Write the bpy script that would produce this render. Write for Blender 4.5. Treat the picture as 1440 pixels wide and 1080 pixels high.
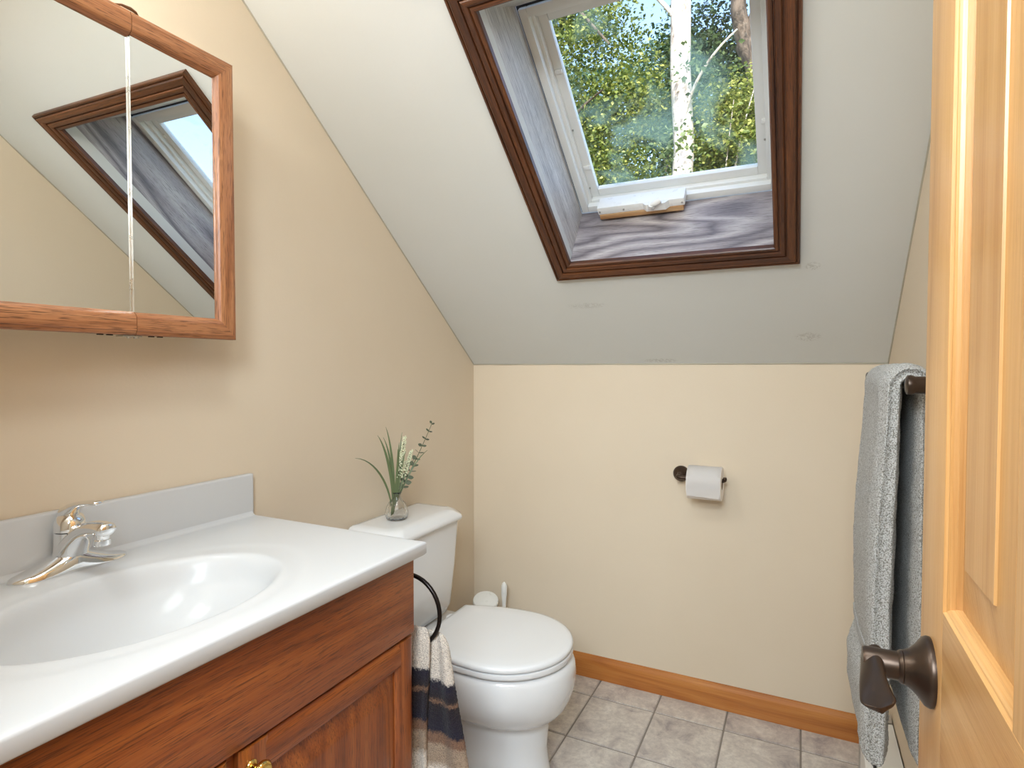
import bpy, bmesh, math, random
import numpy as np
from mathutils import Vector, Matrix, noise
R = math.radians
PI = math.pi
random.seed(7)
rng = np.random.default_rng(7)
for o in list(bpy.data.objects):
    bpy.data.objects.remove(o)
S = bpy.context.scene
COL = S.collection

# ------------------------------------------------------------------ camera
W = 1.571                                   # room width (x); back wall is y = 0, camera looks to +y / -x
cam_d = bpy.data.cameras.new('camera')
cam = bpy.data.objects.new('camera', cam_d)
COL.objects.link(cam)
cam_d.sensor_width = 36
cam_d.lens = 36 * 822.84 / 1440
cam_d.clip_start = 0.02
cam_d.clip_end = 300
cam.location = (1.3127, -2.2711, 1.27)
cam.rotation_euler = (R(90 - 1.604), 0, R(26.278))
S.camera = cam

# ------------------------------------------------------------------ world, sun, lights, exposure
wd = bpy.data.worlds.new('sky')
S.world = wd
wd.use_nodes = True
nt = wd.node_tree
for n in list(nt.nodes):
    nt.nodes.remove(n)
sky = nt.nodes.new('ShaderNodeTexSky')
sky.sky_type = 'NISHITA'
sky.sun_disc = False
sky.sun_elevation = R(36)
sky.sun_rotation = R(162)
sky.air_density = 1.0
sky.dust_density = 1.0
bg = nt.nodes.new('ShaderNodeBackground')
bg.inputs['Strength'].default_value = 0.38
wo = nt.nodes.new('ShaderNodeOutputWorld')
nt.links.new(sky.outputs[0], bg.inputs[0])
nt.links.new(bg.outputs[0], wo.inputs[0])

def light(name, kind, loc, energy, color=(1, 1, 1), size=0.1, rot=(0, 0, 0), size_y=None):
    d = bpy.data.lights.new(name, kind)
    d.energy = energy
    d.color = color
    if kind == 'AREA':
        d.size = size
        if size_y:
            d.shape = 'RECTANGLE'
            d.size_y = size_y
    elif kind == 'POINT':
        d.shadow_soft_size = size
    elif kind == 'SUN':
        d.angle = R(0.53)
    o = bpy.data.objects.new(name, d)
    o.location = loc
    o.rotation_euler = rot
    COL.objects.link(o)
    return o

SUN_DIR = Vector((0.25, -0.77, 0.588)).normalized()      # towards the sun
sun = light('sun', 'SUN', (0, 0, 12), 4.4, (1.0, 0.94, 0.85))
sun.rotation_euler = SUN_DIR.to_track_quat('Z', 'Y').to_euler()
# vanity lamp above the cabinet; ceiling and landing lights are added unseen fill
light('ceiling_fill_light', 'AREA', (0.95, -1.86, 2.36), 4.5, (0.83, 0.94, 1.0), 0.30)
light('vanity_lamp_light', 'POINT', (0.22, -1.95, 2.17), 8.5, (0.87, 0.95, 1.0), 0.10)
light('landing_fill_light', 'AREA', (1.28, -2.95, 2.1), 37.5, (0.78, 0.90, 1.0), 0.9, (R(62), 0, R(8)), 0.7)
S.view_settings.view_transform = 'Standard'
S.view_settings.look = 'None'
S.view_settings.exposure = 0.72
S.view_settings.gamma = 1
S.view_settings.use_curve_mapping = False

# ------------------------------------------------------------------ materials
def srgb(r, g, b):
    f = lambda c: ((c / 255) / 12.92 if c / 255 <= 0.04045 else ((c / 255 + 0.055) / 1.055) ** 2.4)
    return (f(r), f(g), f(b), 1)

class NT:
    def __init__(self, name):
        self.m = bpy.data.materials.new(name)
        self.m.use_nodes = True
        self.t = self.m.node_tree
        self.b = self.t.nodes['Principled BSDF']
        self.out = self.t.nodes['Material Output']
    def n(self, kind, **kw):
        nd = self.t.nodes.new(kind)
        for k, v in kw.items():
            if k.startswith('i_'):
                nd.inputs[k[2:].replace('_', ' ')].default_value = v
            else:
                setattr(nd, k, v)
        return nd
    def l(self, a, b):
        self.t.links.new(a, b)
    def ramp(self, src, stops):
        r = self.n('ShaderNodeValToRGB')
        e = r.color_ramp.elements
        while len(e) < len(stops):
            e.new(0.5)
        for el, (p, c) in zip(e, stops):
            el.position = p
            el.color = c
        self.l(src, r.inputs[0])
        return r.outputs[0]
    def mix(self, fac, a, b, blend='MIX'):
        m = self.n('ShaderNodeMix', data_type='RGBA', blend_type=blend)
        for s, v in ((m.inputs[0], fac), (m.inputs[6], a), (m.inputs[7], b)):
            if hasattr(v, 'is_linked') or hasattr(v, 'node'):
                self.l(v, s)
            else:
                s.default_value = v
        return m.outputs[2]
    def math(self, op, a, b=None):
        m = self.n('ShaderNodeMath', operation=op)
        for s, v in ((m.inputs[0], a), (m.inputs[1], b)):
            if v is None:
                continue
            if hasattr(v, 'node'):
                self.l(v, s)
            else:
                s.default_value = v
        return m.outputs[0]
    def bump(self, h, strength, dist=0.002):
        b = self.n('ShaderNodeBump')
        b.inputs['Strength'].default_value = strength
        b.inputs['Distance'].default_value = dist
        self.l(h, b.inputs['Height'])
        self.l(b.outputs[0], self.b.inputs['Normal'])
        return b
    def coord(self, scale=(1, 1, 1), kind='Object', loc=(0, 0, 0)):
        tc = self.n('ShaderNodeTexCoord')
        mp = self.n('ShaderNodeMapping')
        mp.inputs['Scale'].default_value = scale
        mp.inputs['Location'].default_value = loc
        self.l(tc.outputs[kind], mp.inputs[0])
        return mp.outputs[0]
    def gc(self, scale=(1, 1, 1)):
        at = self.n('ShaderNodeAttribute', attribute_name='gc')
        mp = self.n('ShaderNodeMapping')
        mp.inputs['Scale'].default_value = scale
        self.l(at.outputs['Vector'], mp.inputs[0])
        return mp.outputs[0]
    def noise(self, vec, scale, detail=3, rough=0.5, dist=0.0):
        n = self.n('ShaderNodeTexNoise')
        n.inputs['Scale'].default_value = scale
        n.inputs['Detail'].default_value = detail
        n.inputs['Roughness'].default_value = rough
        n.inputs['Distortion'].default_value = dist
        self.l(vec, n.inputs['Vector'])
        return n.outputs['Fac']

def plain(name, col, rough=0.5, metal=0.0, spec=0.5, coat=0.0):
    k = NT(name)
    k.b.inputs['Base Color'].default_value = col
    k.b.inputs['Roughness'].default_value = rough
    k.b.inputs['Metallic'].default_value = metal
    k.b.inputs['Specular IOR Level'].default_value = spec
    k.b.inputs['Coat Weight'].default_value = coat
    k.b.inputs['Coat Roughness'].default_value = 0.05
    # a trace of unevenness on the duller finishes so that nothing is perfectly flat
    if rough < 0.3 or coat > 0:
        return k.m
    f = k.noise(k.coord(), 35, 3)
    k.l(k.ramp(f, [(0.3, (max(0, rough - .04),) * 3 + (1,)), (0.7, (min(1, rough + .04),) * 3 + (1,))]), k.b.inputs['Roughness'])
    return k.m

def paint(name, col, dark, patches=None, lines=True):
    k = NT(name)
    v = k.coord()
    f = k.noise(v, 1.6, 4, 0.55)
    c = k.mix(k.ramp(f, [(0.35, (0, 0, 0, 1)), (0.75, (1, 1, 1, 1))]), col, dark)
    if patches:
        # filler / bare spots: (world x, y, z, half sizes, strength)
        for (px, py, pz, sx, sy, sz, st, colr) in patches:
            mv = k.coord((1 / sx, 1 / sy, 1 / sz), 'Object', (-px / sx, -py / sy, -pz / sz))
            ln = k.n('ShaderNodeVectorMath', operation='LENGTH')
            k.l(mv, ln.inputs[0])
            nz = k.noise(v, 55, 4, 0.65, 1.5)
            d = k.math('ADD', ln.outputs['Value'], k.math('MULTIPLY', k.math('SUBTRACT', nz, 0.5), 2.2))
            inside = k.ramp(d, [(0.55, (1, 1, 1, 1)), (0.8, (0, 0, 0, 1))])
            ring = k.ramp(nz, [(0.44, (0, 0, 0, 1)), (0.49, (1, 1, 1, 1)), (0.51, (1, 1, 1, 1)), (0.56, (0, 0, 0, 1))])
            fac = k.math('MULTIPLY', inside, k.math('MULTIPLY', ring, st))
            c = k.mix(fac, c, colr)
    k.l(c, k.b.inputs['Base Color'])
    k.b.inputs['Roughness'].default_value = 0.62
    k.b.inputs['Specular IOR Level'].default_value = 0.3
    h1 = k.noise(v, 130, 3, 0.6)
    h2 = k.noise(v, 7, 3, 0.5)
    k.bump(k.math('ADD', k.math('MULTIPLY', h1, 0.35), h2), 0.25, 0.0025)
    return k.m

def wood(name, light_c, mid_c, dark_c, rough=0.35, rings=22, pore=0.5, coat=0.25, stretch=0.09, figure=1.0, fine=340):
    """grain runs along the first axis of the gc attribute"""
    k = NT(name)
    v = k.gc((stretch, 1, 1))
    # cathedral figure: contour lines of a stretched noise
    f = k.noise(v, 5.5, 2, 0.45, 0.35)
    saw = k.math('FRACT', k.math('MULTIPLY', f, rings))
    tri = k.math('ABSOLUTE', k.math('SUBTRACT', k.math('MULTIPLY', saw, 2.0), 1.0))
    figc = k.ramp(tri, [(0.0, light_c), (0.55, mid_c), (1.0, dark_c)])
    # fine straight fibres
    fv = k.gc((5.0, fine, fine))
    fib = k.noise(fv, 1.0, 5, 0.7)
    fibc = k.ramp(fib, [(0.32, dark_c), (0.5, mid_c), (0.66, light_c)])
    c = k.mix(0.5 * figure, fibc, figc)
    pv = k.gc((26, fine * 1.9, fine * 1.9))
    por = k.noise(pv, 1.0, 2, 0.5)
    pf = k.ramp(por, [(0.37, (1, 1, 1, 1)), (0.45, (0, 0, 0, 1))])
    c = k.mix(k.math('MULTIPLY', pf, pore), c, tuple(x * 0.22 for x in dark_c[:3]) + (1,))
    broad = k.noise(k.gc((0.5, 6, 6)), 1.2, 2)
    c = k.mix(k.ramp(broad, [(0.35, (0, 0, 0, 1)), (0.7, (0.35, 0.35, 0.35, 1))]), c, dark_c)
    k.l(c, k.b.inputs['Base Color'])
    k.b.inputs['Roughness'].default_value = rough
    k.b.inputs['Coat Weight'].default_value = coat
    k.b.inputs['Coat Roughness'].default_value = 0.22
    k.bump(k.math('ADD', fib, k.math('MULTIPLY', pf, -0.8)), 0.22, 0.0006)
    return k.m

def terry(name, c1, c2, bands=None):
    k = NT(name)
    v = k.coord()
    n1 = k.noise(v, 430, 2, 0.5)
    n2 = k.noise(v, 60, 3, 0.6)
    t = k.mix(k.ramp(n1, [(0.40, (0, 0, 0, 1)), (0.54, (1, 1, 1, 1))]), c2, c1)
    if bands:
        sx = k.n('ShaderNodeSeparateXYZ')
        k.l(v, sx.inputs[0])
        wob = k.math('MULTIPLY', k.math('SUBTRACT', k.noise(v, 16, 3, 0.6), 0.5), 0.02)
        z = k.math('ADD', sx.outputs['Z'], wob)
        fine = k.math('MULTIPLY', k.math('SUBTRACT', k.noise(v, 240, 2, 0.7), 0.5), 0.022)
        z = k.math('MULTIPLY', k.math('ADD', k.math('ADD', z, fine), -.035), -2.5)
        r = k.ramp(z, bands)
        t = k.mix(0.6, r, t, 'MULTIPLY')
        t = k.mix(k.ramp(n1, [(0.36, (0.16, 0.16, 0.16, 1)), (0.50, (0, 0, 0, 1))]), t, (0.01, 0.008, 0.012, 1))
    k.l(t, k.b.inputs['Base Color'])
    k.b.inputs['Roughness'].default_value = 0.95
    k.b.inputs['Specular IOR Level'].default_value = 0.1
    k.b.inputs['Sheen Weight'].default_value = 0.12
    k.b.inputs['Sheen Roughness'].default_value = 0.6
    k.bump(k.math('ADD', n1, k.math('MULTIPLY', n2, 0.6)), 0.9, 0.0045)
    return k.m

def window_glass(name):
    k = NT(name)
    tr = k.n('ShaderNodeBsdfTransparent')
    gl = k.n('ShaderNodeBsdfGlossy')
    gl.inputs['Roughness'].default_value = 0.02
    lw_ = k.n('ShaderNodeLayerWeight')
    fr = k.math('ADD', k.math('MULTIPLY', k.math('POWER', lw_.outputs['Facing'], 5.0), 0.9), 0.03)
    m1 = k.n('ShaderNodeMixShader')
    k.l(fr, m1.inputs[0]); k.l(tr.outputs[0], m1.inputs[1]); k.l(gl.outputs[0], m1.inputs[2])
    # cloudy failed-seal blotches and dried streaks on the pane
    v = k.coord()
    n1 = k.noise(v, 5.5, 3, 0.55, 0.4)
    blot = k.ramp(n1, [(0.53, (0, 0, 0, 1)), (0.66, (0.24, 0.24, 0.24, 1))])
    n2 = k.noise(v, 60, 4, 0.7)
    sp = k.ramp(n2, [(0.62, (0, 0, 0, 1)), (0.75, (0.12, 0.12, 0.12, 1))])
    fac = k.math('ADD', blot, sp)
    tl = k.n('ShaderNodeBsdfTranslucent')
    tl.inputs['Color'].default_value = (0.50, 0.62, 0.44, 1)
    m2 = k.n('ShaderNodeMixShader')
    k.l(fac, m2.inputs[0]); k.l(m1.outputs[0], m2.inputs[1]); k.l(tl.outputs[0], m2.inputs[2])
    k.l(m2.outputs[0], k.out.inputs['Surface'])
    return k.m

def vinyl_tile(name):
    k = NT(name)
    v = k.gc()
    n1 = k.noise(v, 9, 6, 0.72, 0.5)
    n2 = k.noise(v, 60, 5, 0.75)
    c = k.ramp(n1, [(0.32, srgb(150, 140, 138)), (0.44, srgb(192, 182, 174)), (0.56, srgb(212, 203, 192)), (0.72, srgb(226, 219, 209))])
    c = k.mix(k.ramp(n2, [(0.42, (0, 0, 0, 1)), (0.62, (0.45, 0.45, 0.45, 1))]), c, srgb(168, 158, 153))
    k.l(c, k.b.inputs['Base Color'])
    k.b.inputs['Roughness'].default_value = 0.38
    k.bump(n2, 0.2, 0.001)
    return k.m

def leaf_mat(name, c1, c2, c3, trans=0.35):
    k = NT(name)
    at = k.n('ShaderNodeAttribute', attribute_name='tone')
    c = k.ramp(at.outputs['Fac'], [(0.0, c1), (0.5, c2), (1.0, c3)])
    k.l(c, k.b.inputs['Base Color'])
    k.b.inputs['Roughness'].default_value = 0.45
    tl = k.n('ShaderNodeBsdfTranslucent')
    k.l(c, tl.inputs['Color'])
    mx = k.n('ShaderNodeMixShader')
    mx.inputs[0].default_value = trans
    k.l(k.b.outputs[0], mx.inputs[1]); k.l(tl.outputs[0], mx.inputs[2])
    k.l(mx.outputs[0], k.out.inputs['Surface'])
    return k.m

def emit(name, col, s):
    k = NT(name)
    k.b.inputs['Base Color'].default_value = (0.9, 0.9, 0.9, 1)
    k.b.inputs['Emission Color'].default_value = col
    k.b.inputs['Emission Strength'].default_value = s
    return k.m

GR = srgb(168, 164, 154)
th = math.atan(0.787)
KZ = 1.2849
def SL(x, s, off=0.0):
    """point on the sloping ceiling: s metres up the slope from the knee wall, off metres outwards"""
    return Vector((x, -s * math.cos(th) + off * math.sin(th), KZ + s * math.sin(th) + off * math.cos(th)))

p1, p2, p3, p4 = SL(1.34, 0.452), SL(1.335, 0.14), SL(0.62, 0.335), SL(0.83, 0.02)
M = {}
M['wall'] = paint('wall_paint', srgb(223, 207, 184), srgb(219, 202, 178))
M['ceil'] = paint('ceiling_paint', srgb(217, 217, 213), srgb(212, 212, 206), [
    (*p1, .03, .022, .022, .55, GR), (*p2, .055, .03, .03, .5, GR), (*p3, .10, .02, .02, .4, GR), (*p4, .09, .016, .016, .6, GR)])
M['oak'] = wood('golden_oak', srgb(196, 140, 96), srgb(174, 114, 72), srgb(130, 78, 44), 0.38, 14, 0.75)
M['cab_oak'] = wood('vanity_oak', srgb(172, 98, 42), srgb(146, 74, 26), srgb(108, 50, 17), 0.33, 12, 0.58)
M['trim'] = wood('stained_trim', srgb(128, 76, 38), srgb(94, 52, 25), srgb(52, 27, 13), 0.42, 9, 0.6, 0.15)
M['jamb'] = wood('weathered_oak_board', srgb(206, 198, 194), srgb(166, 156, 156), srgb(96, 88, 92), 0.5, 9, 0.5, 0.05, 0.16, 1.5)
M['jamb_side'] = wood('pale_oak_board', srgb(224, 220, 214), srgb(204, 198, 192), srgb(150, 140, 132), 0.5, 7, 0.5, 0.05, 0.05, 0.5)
M['pine'] = wood('clear_pine', srgb(226, 182, 124), srgb(214, 164, 102), srgb(188, 132, 72), 0.4, 9, 0.0, 0.3, 0.06, 0.9)
M['base_pine'] = wood('baseboard_pine', srgb(206, 140, 70), srgb(190, 118, 50), srgb(154, 86, 34), 0.4, 10, 0.0, 0.25, 0.1, 1.0)
M['raw_pine'] = wood('raw_wood_block', srgb(216, 188, 146), srgb(196, 150, 100), srgb(150, 98, 56), 0.6, 10, 0.1, 0.0)
M['marble'] = plain('cultured_marble', srgb(203, 203, 203), 0.38, 0, 0.35, 0.12)
M['porcelain'] = plain('porcelain', srgb(228, 228, 228), 0.10, 0, 0.5, 0.5)
M['seat'] = plain('seat_enamel', srgb(230, 230, 230), 0.22, 0, 0.5, 0.2)
M['whiteframe'] = plain('white_vinyl', srgb(236, 236, 232), 0.35)
M['whiteplastic'] = plain('white_plastic', srgb(240, 239, 234), 0.3)
M['whitemetal'] = plain('white_enamel_steel', srgb(238, 237, 233), 0.35)
M['greymetal'] = plain('grey_end_cap', srgb(176, 170, 162), 0.45)
M['chrome'] = plain('chrome', (0.86, 0.87, 0.88, 1), 0.05, 1.0)
M['dark_gap'] = plain('dark_gasket', srgb(58, 50, 44), 0.7)
M['bronze'] = plain('oil_rubbed_bronze', srgb(74, 60, 50), 0.34, 0.75)
M['blackm'] = plain('dark_metal', srgb(40, 33, 30), 0.3, 0.7)
M['brass'] = plain('polished_brass', srgb(226, 190, 110), 0.12, 1.0)
M['steel'] = plain('steel', srgb(190, 188, 182), 0.3, 1.0)
M['paper'] = plain('tissue_paper', srgb(252, 247, 243), 0.95, 0, 0.1)
M['card'] = plain('cardboard', srgb(160, 130, 98), 0.9)
M['grout'] = plain('grout_line', srgb(138, 128, 119), 0.8)
M['tile'] = vinyl_tile('mottled_vinyl_tile')
M['terry'] = terry('grey_terry', srgb(206, 205, 202), srgb(136, 133, 124))
M['terry_band'] = terry('grey_terry_border', srgb(200, 200, 198), srgb(164, 163, 158))
def stripes(shift):
    c = lambda p: min(1.0, max(0.0, p + shift))
    cr, tn, br, dk, nv = srgb(232, 222, 210), srgb(176, 154, 132), srgb(140, 106, 84), srgb(40, 30, 34), srgb(36, 32, 50)
    return [(0.0, cr), (c(.215), cr), (c(.235), nv), (c(.325), dk), (c(.345), br), (c(.365), dk), (c(.52), nv), (c(.54), br), (c(.58), br), (c(.60), tn), (c(.70), tn), (c(.74), cr), (c(.85), cr), (c(.95), tn), (1.0, br)]
M['stripe'] = terry('striped_terry', srgb(244, 240, 236), srgb(190, 182, 176), stripes(0))
M['stripe2'] = terry('striped_terry_rear', srgb(244, 240, 236), srgb(190, 182, 176), stripes(.085))
M['pane'] = window_glass('skylight_glass')
M['seal'] = plain('caulk', srgb(226, 220, 208), 0.6)
M['concrete'] = plain('lawn', srgb(96, 120, 60), 0.9)
M['globe'] = emit('frosted_lamp_glass', (1, 0.92, 0.82, 1), 1.5)
k = NT('mirror'); k.b.inputs['Metallic'].default_value = 1.0; k.b.inputs['Roughness'].default_value = 0.0
k.b.inputs['Base Color'].default_value = (0.86, 0.88, 0.86, 1)
sp = k.ramp(k.noise(k.coord((1, 1, 1.6)), 62, 3, 0.7), [(0.74, (0.006, 0.006, 0.006, 1)), (0.80, (0.22, 0.22, 0.22, 1))])
k.l(sp, k.b.inputs['Roughness'])
M['mirror'] = k.m
k = NT('clear_glass')
k.b.inputs['Base Color'].default_value = (0.97, 0.98, 0.98, 1)
k.b.inputs['Transmission Weight'].default_value = 1.0
k.b.inputs['Roughness'].default_value = 0.02
k.b.inputs['IOR'].default_value = 1.45
M['glass'] = k.m
M['leafdark'] = plain('grass_blade_green', srgb(98, 112, 74), 0.5)
M['leafgreen'] = plain('sprig_leaf_green', srgb(96, 104, 84), 0.6)
M['bloom'] = plain('cream_bloom', srgb(226, 228, 196), 0.7)
M['stemg'] = plain('stem_green', srgb(82, 92, 56), 0.6)

def bark(name, a, b, c):
    k = NT(name)
    v = k.coord((1, 1, 0.35))
    n1 = k.noise(v, 7, 5, 0.7, 0.8)
    k.l(k.ramp(n1, [(0.34, c), (0.46, b), (0.6, a)]), k.b.inputs['Base Color'])
    k.b.inputs['Roughness'].default_value = 0.9
    k.bump(n1, 0.8, 0.05)
    return k.m
M['bark_pale'] = bark('pale_bark', srgb(214, 208, 202), srgb(196, 188, 180), srgb(112, 98, 86))
M['bark_dark'] = bark('dark_bark', srgb(112, 100, 88), srgb(84, 74, 64), srgb(50, 44, 38))
M['leaf_a'] = leaf_mat('yellow_green_leaf', srgb(52, 72, 30), srgb(112, 130, 58), srgb(190, 192, 104))
M['leaf_b'] = leaf_mat('deep_green_leaf', srgb(36, 56, 34), srgb(80, 104, 60), srgb(150, 166, 108))
M['leaf_c'] = leaf_mat('bluish_green_leaf', srgb(54, 82, 72), srgb(100, 132, 110), srgb(170, 192, 164))

# ------------------------------------------------------------------ mesh helpers (all geometry is given in world coordinates)
ORG = {}
def org(o):
    return ORG.get(o.name, Vector((0, 0, 0))) if o else Vector((0, 0, 0))

def thing(name, label, cat, loc, group=None):
    o = bpy.data.objects.new(name, None)
    o.empty_display_size = 0.05
    COL.objects.link(o)
    o.location = loc
    o['label'] = label
    o['category'] = cat
    if group:
        o['group'] = group
    ORG[o.name] = Vector(loc)
    return o

def setting(name, loc=(0, 0, 0)):
    o = bpy.data.objects.new(name, None)
    COL.objects.link(o)
    o.location = loc
    o['kind'] = 'structure'
    ORG[o.name] = Vector(loc)
    return o

def obj(name, bm, mat, parent=None, grain=None, smooth=None, loc=None, label=None, kind=None):
    """link one mesh object; bm is in world coordinates; grain = direction of wood grain"""
    me = bpy.data.meshes.new(name)
    if isinstance(bm, tuple):
        me.from_pydata([tuple(v) for v in bm[0]], [], bm[1])
    else:
        bmesh.ops.recalc_face_normals(bm, faces=bm.faces)
        bm.to_mesh(me)
        bm.free()
    if grain is not None:
        g = Vector(grain).normalized()
        a = Vector((0, 0, 1)) if abs(g.z) < 0.9 else Vector((1, 0, 0))
        b = g.cross(a).normalized()
        c = g.cross(b)
        offs = [random.uniform(0, 20) for _ in range(3)]
        at = me.attributes.new('gc', 'FLOAT_VECTOR', 'POINT')
        arr = np.empty(len(me.vertices) * 3)
        me.vertices.foreach_get('co', arr)
        co = arr.reshape(-1, 3)
        out = np.stack([co @ np.array(g) + offs[0], co @ np.array(b) + offs[1], co @ np.array(c) + offs[2]], 1)
        at.data.foreach_set('vector', out.astype(np.float32).ravel())
    o = bpy.data.objects.new(name, me)
    COL.objects.link(o)
    if parent:
        off = org(parent)
        o.parent = parent
        ORG[o.name] = off
    else:
        off = Vector(loc) if loc else Vector((0, 0, 0))
        o.location = off
        ORG[o.name] = off
    if off.length:
        me.transform(Matrix.Translation(-off))
    me.materials.append(mat)
    if smooth is not None:
        me.shade_smooth()
        if smooth < 180:
            try:
                me.set_sharp_from_angle(angle=R(smooth))
            except Exception:
                pass
    if label:
        o['label'] = label
    if kind:
        o['kind'] = kind
    return o

def box(bm, x0, x1, y0, y1, z0, z1, bev=0.0, tf=None, seg=2):
    r = bmesh.ops.create_cube(bm, size=1)
    vs = r['verts']
    for v in vs:
        v.co = Vector(((x0 + x1) / 2 + v.co.x * (x1 - x0), (y0 + y1) / 2 + v.co.y * (y1 - y0), (z0 + z1) / 2 + v.co.z * (z1 - z0)))
    if bev > 0:
        es = list({e for v in vs for e in v.link_edges})
        rr = bmesh.ops.bevel(bm, geom=es, offset=bev, segments=seg, profile=0.6, affect='EDGES', clamp_overlap=True)
        vs = list({v for f in rr['faces'] for v in f.verts} | {v for v in vs if v.is_valid})
    if tf:
        for v in vs:
            v.co = tf(v.co)
    return vs

def bx(*a, **k):
    bm = bmesh.new()
    box(bm, *a, **k)
    return bm

def sl_tf(c):       # local (x, s, off) -> world
    return SL(c.x, c.y, c.z)

def loft(bm, rings, cap0=True, cap1=True, closed=True):
    """rings: lists of points with equal count"""
    vr = [[bm.verts.new(p) for p in r] for r in rings]
    n = len(vr[0])
    for a, b in zip(vr, vr[1:]):
        for i in range(n if closed else n - 1):
            j = (i + 1) % n
            bm.faces.new((a[i], a[j], b[j], b[i]))
    if cap0 and closed:
        bm.faces.new(list(reversed(vr[0])))
    if cap1 and closed:
        bm.faces.new(vr[-1])
    return vr

def lathe(bm, prof, c, n=32, axis='z', ribs=0, ribamp=0.0, cap=True):
    rings = []
    for r, h in prof:
        ring = []
        for i in range(n):
            a = 2 * PI * i / n
            rr = max(r, 1e-5) * (1 + ribamp * math.cos(ribs * a) if ribs else 1)
            p = (rr * math.cos(a), rr * math.sin(a), h)
            if axis == 'x':
                p = (h, p[0], p[1])
            elif axis == 'y':
                p = (p[1], h, p[0])
            ring.append(Vector(c) + Vector(p))
        rings.append(ring)
    loft(bm, rings, cap, cap)

def tube(bm, pts, rad, n=10, flat=None, cap_r=False):
    """rad: number or list. flat: (dir, factor) squashes sections"""
    pts = [Vector(p) for p in pts]
    if cap_r:
        d = (pts[-1] - pts[-2]).normalized()
        r_e = rad[-1]
        pts += [pts[-1] + d * r_e * f for f in (.30, .45, .50)]
        rad = list(rad) + [r_e * .85, r_e * .5, r_e * .1]
    m = len(pts)
    rr = rad if isinstance(rad, (list, tuple)) else [rad] * m
    rings = []
    up = Vector((0.13, 0.21, 0.97)).normalized()
    prev = None
    for i, p in enumerate(pts):
        t = (pts[min(i + 1, m - 1)] - pts[max(i - 1, 0)]).normalized()
        if prev is None:
            s = t.cross(up)
            if s.length < 0.2:
                s = t.cross(Vector((1, 0, 0)))
            s.normalize()
        else:
            s = (prev - t * prev.dot(t)).normalized()
        prev = s
        u = t.cross(s)
        rings.append([p + (s * math.cos(2 * PI * k / n) + u * math.sin(2 * PI * k / n)) * rr[i] for k in range(n)])
    if flat:
        d, f = Vector(flat[0]).normalized(), flat[1]
        for p, ring in zip(pts, rings):
            for k, q in enumerate(ring):
                w = (q - p).dot(d)
                ring[k] = q - d * w * (1 - f)
    loft(bm, rings)

def bez(p0, p1, p2, p3, n=10):
    out = []
    for i in range(n + 1):
        t = i / n
        out.append((1 - t) ** 3 * Vector(p0) + 3 * (1 - t) ** 2 * t * Vector(p1) + 3 * (1 - t) * t * t * Vector(p2) + t ** 3 * Vector(p3))
    return out

def prism(bm, pts2, f, a, b):
    """extrude polygon pts2 from a to b; f(u, v, w) -> world"""
    loft(bm, [[f(u, v, a) for u, v in pts2], [f(u, v, b) for u, v in pts2]])

# ------------------------------------------------------------------ room shell
YF = -2.19            # inner face of the front wall (the doorway wall)
ZC = 2.44             # flat ceiling
YC = -(ZC - KZ) / math.tan(th)      # where the slope meets the flat ceiling
TW = 0.12

def side_wall(name, x0, x1):
    bm = bmesh.new()
    poly = [(0.0, -0.02), (0.0, KZ), (YC, ZC), (YF - TW, ZC), (YF - TW, -0.02)]
    prism(bm, poly, lambda u, v, w: Vector((w, u, v)), x0, x1)
    o = obj(name, bm, M['wall'])
    o['kind'] = 'structure'
    return o
side_wall('wall_left', -TW, 0.0)
side_wall('wall_right', W, W + TW)
o = obj('wall_back', bx(-TW, W + TW, 0.0, TW, -0.02, KZ), M['wall']); o['kind'] = 'structure'
# front wall with the doorway (x 0.70 .. 1.49)
bm = bmesh.new()
box(bm, -TW, 0.70, YF - TW, YF, -0.02, ZC)
box(bm, 1.50, W + TW, YF - TW, YF, -0.02, ZC)
box(bm, 0.70, 1.50, YF - TW, YF, 2.10, ZC)
o = obj('wall_front', bm, M['wall']); o['kind'] = 'structure'

# sloping ceiling with the skylight opening, then the flat strip
OX0, OX1, OS0, OS1 = 0.612, 1.247, 0.535, 1.345
STOP = (ZC - KZ) / math.sin(th)
bm = bmesh.new()
T = 0.05
for a in ((-TW, OX0, -0.12, STOP + .1), (OX1, W + TW, -0.12, STOP + .1), (OX0, OX1, -0.12, OS0), (OX0, OX1, OS1, STOP + .1)):
    box(bm, a[0], a[1], a[2], a[3], 0.0, T, tf=sl_tf)
bmesh.ops.remove_doubles(bm, verts=bm.verts, dist=1e-5)
o = obj('ceiling', bm, M['ceil']); o['kind'] = 'structure'
obj('flat_panel', bx(-TW, W + TW, YF - TW, YC, ZC, ZC + 0.05), M['ceil'], o)
# thin uneven caulk beads where ceiling meets the walls
bm = bmesh.new()
tube(bm, [Vector((x, -0.001, KZ - 0.001 + 0.0012 * noise.noise(Vector((x * 9, 0, 0))))) for x in np.linspace(0, W, 60)], 0.0028, 6)
for xx in (0.001, W - 0.001):
    tube(bm, [SL(xx, s, -0.001 + 0.001 * noise.noise(Vector((s * 9, xx, 0)))) for s in np.linspace(0, STOP, 60)], 0.0026, 6)
obj('caulk_bead', bm, plain('aged_caulk', srgb(178, 170, 152), 0.7), o, smooth=60)

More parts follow.
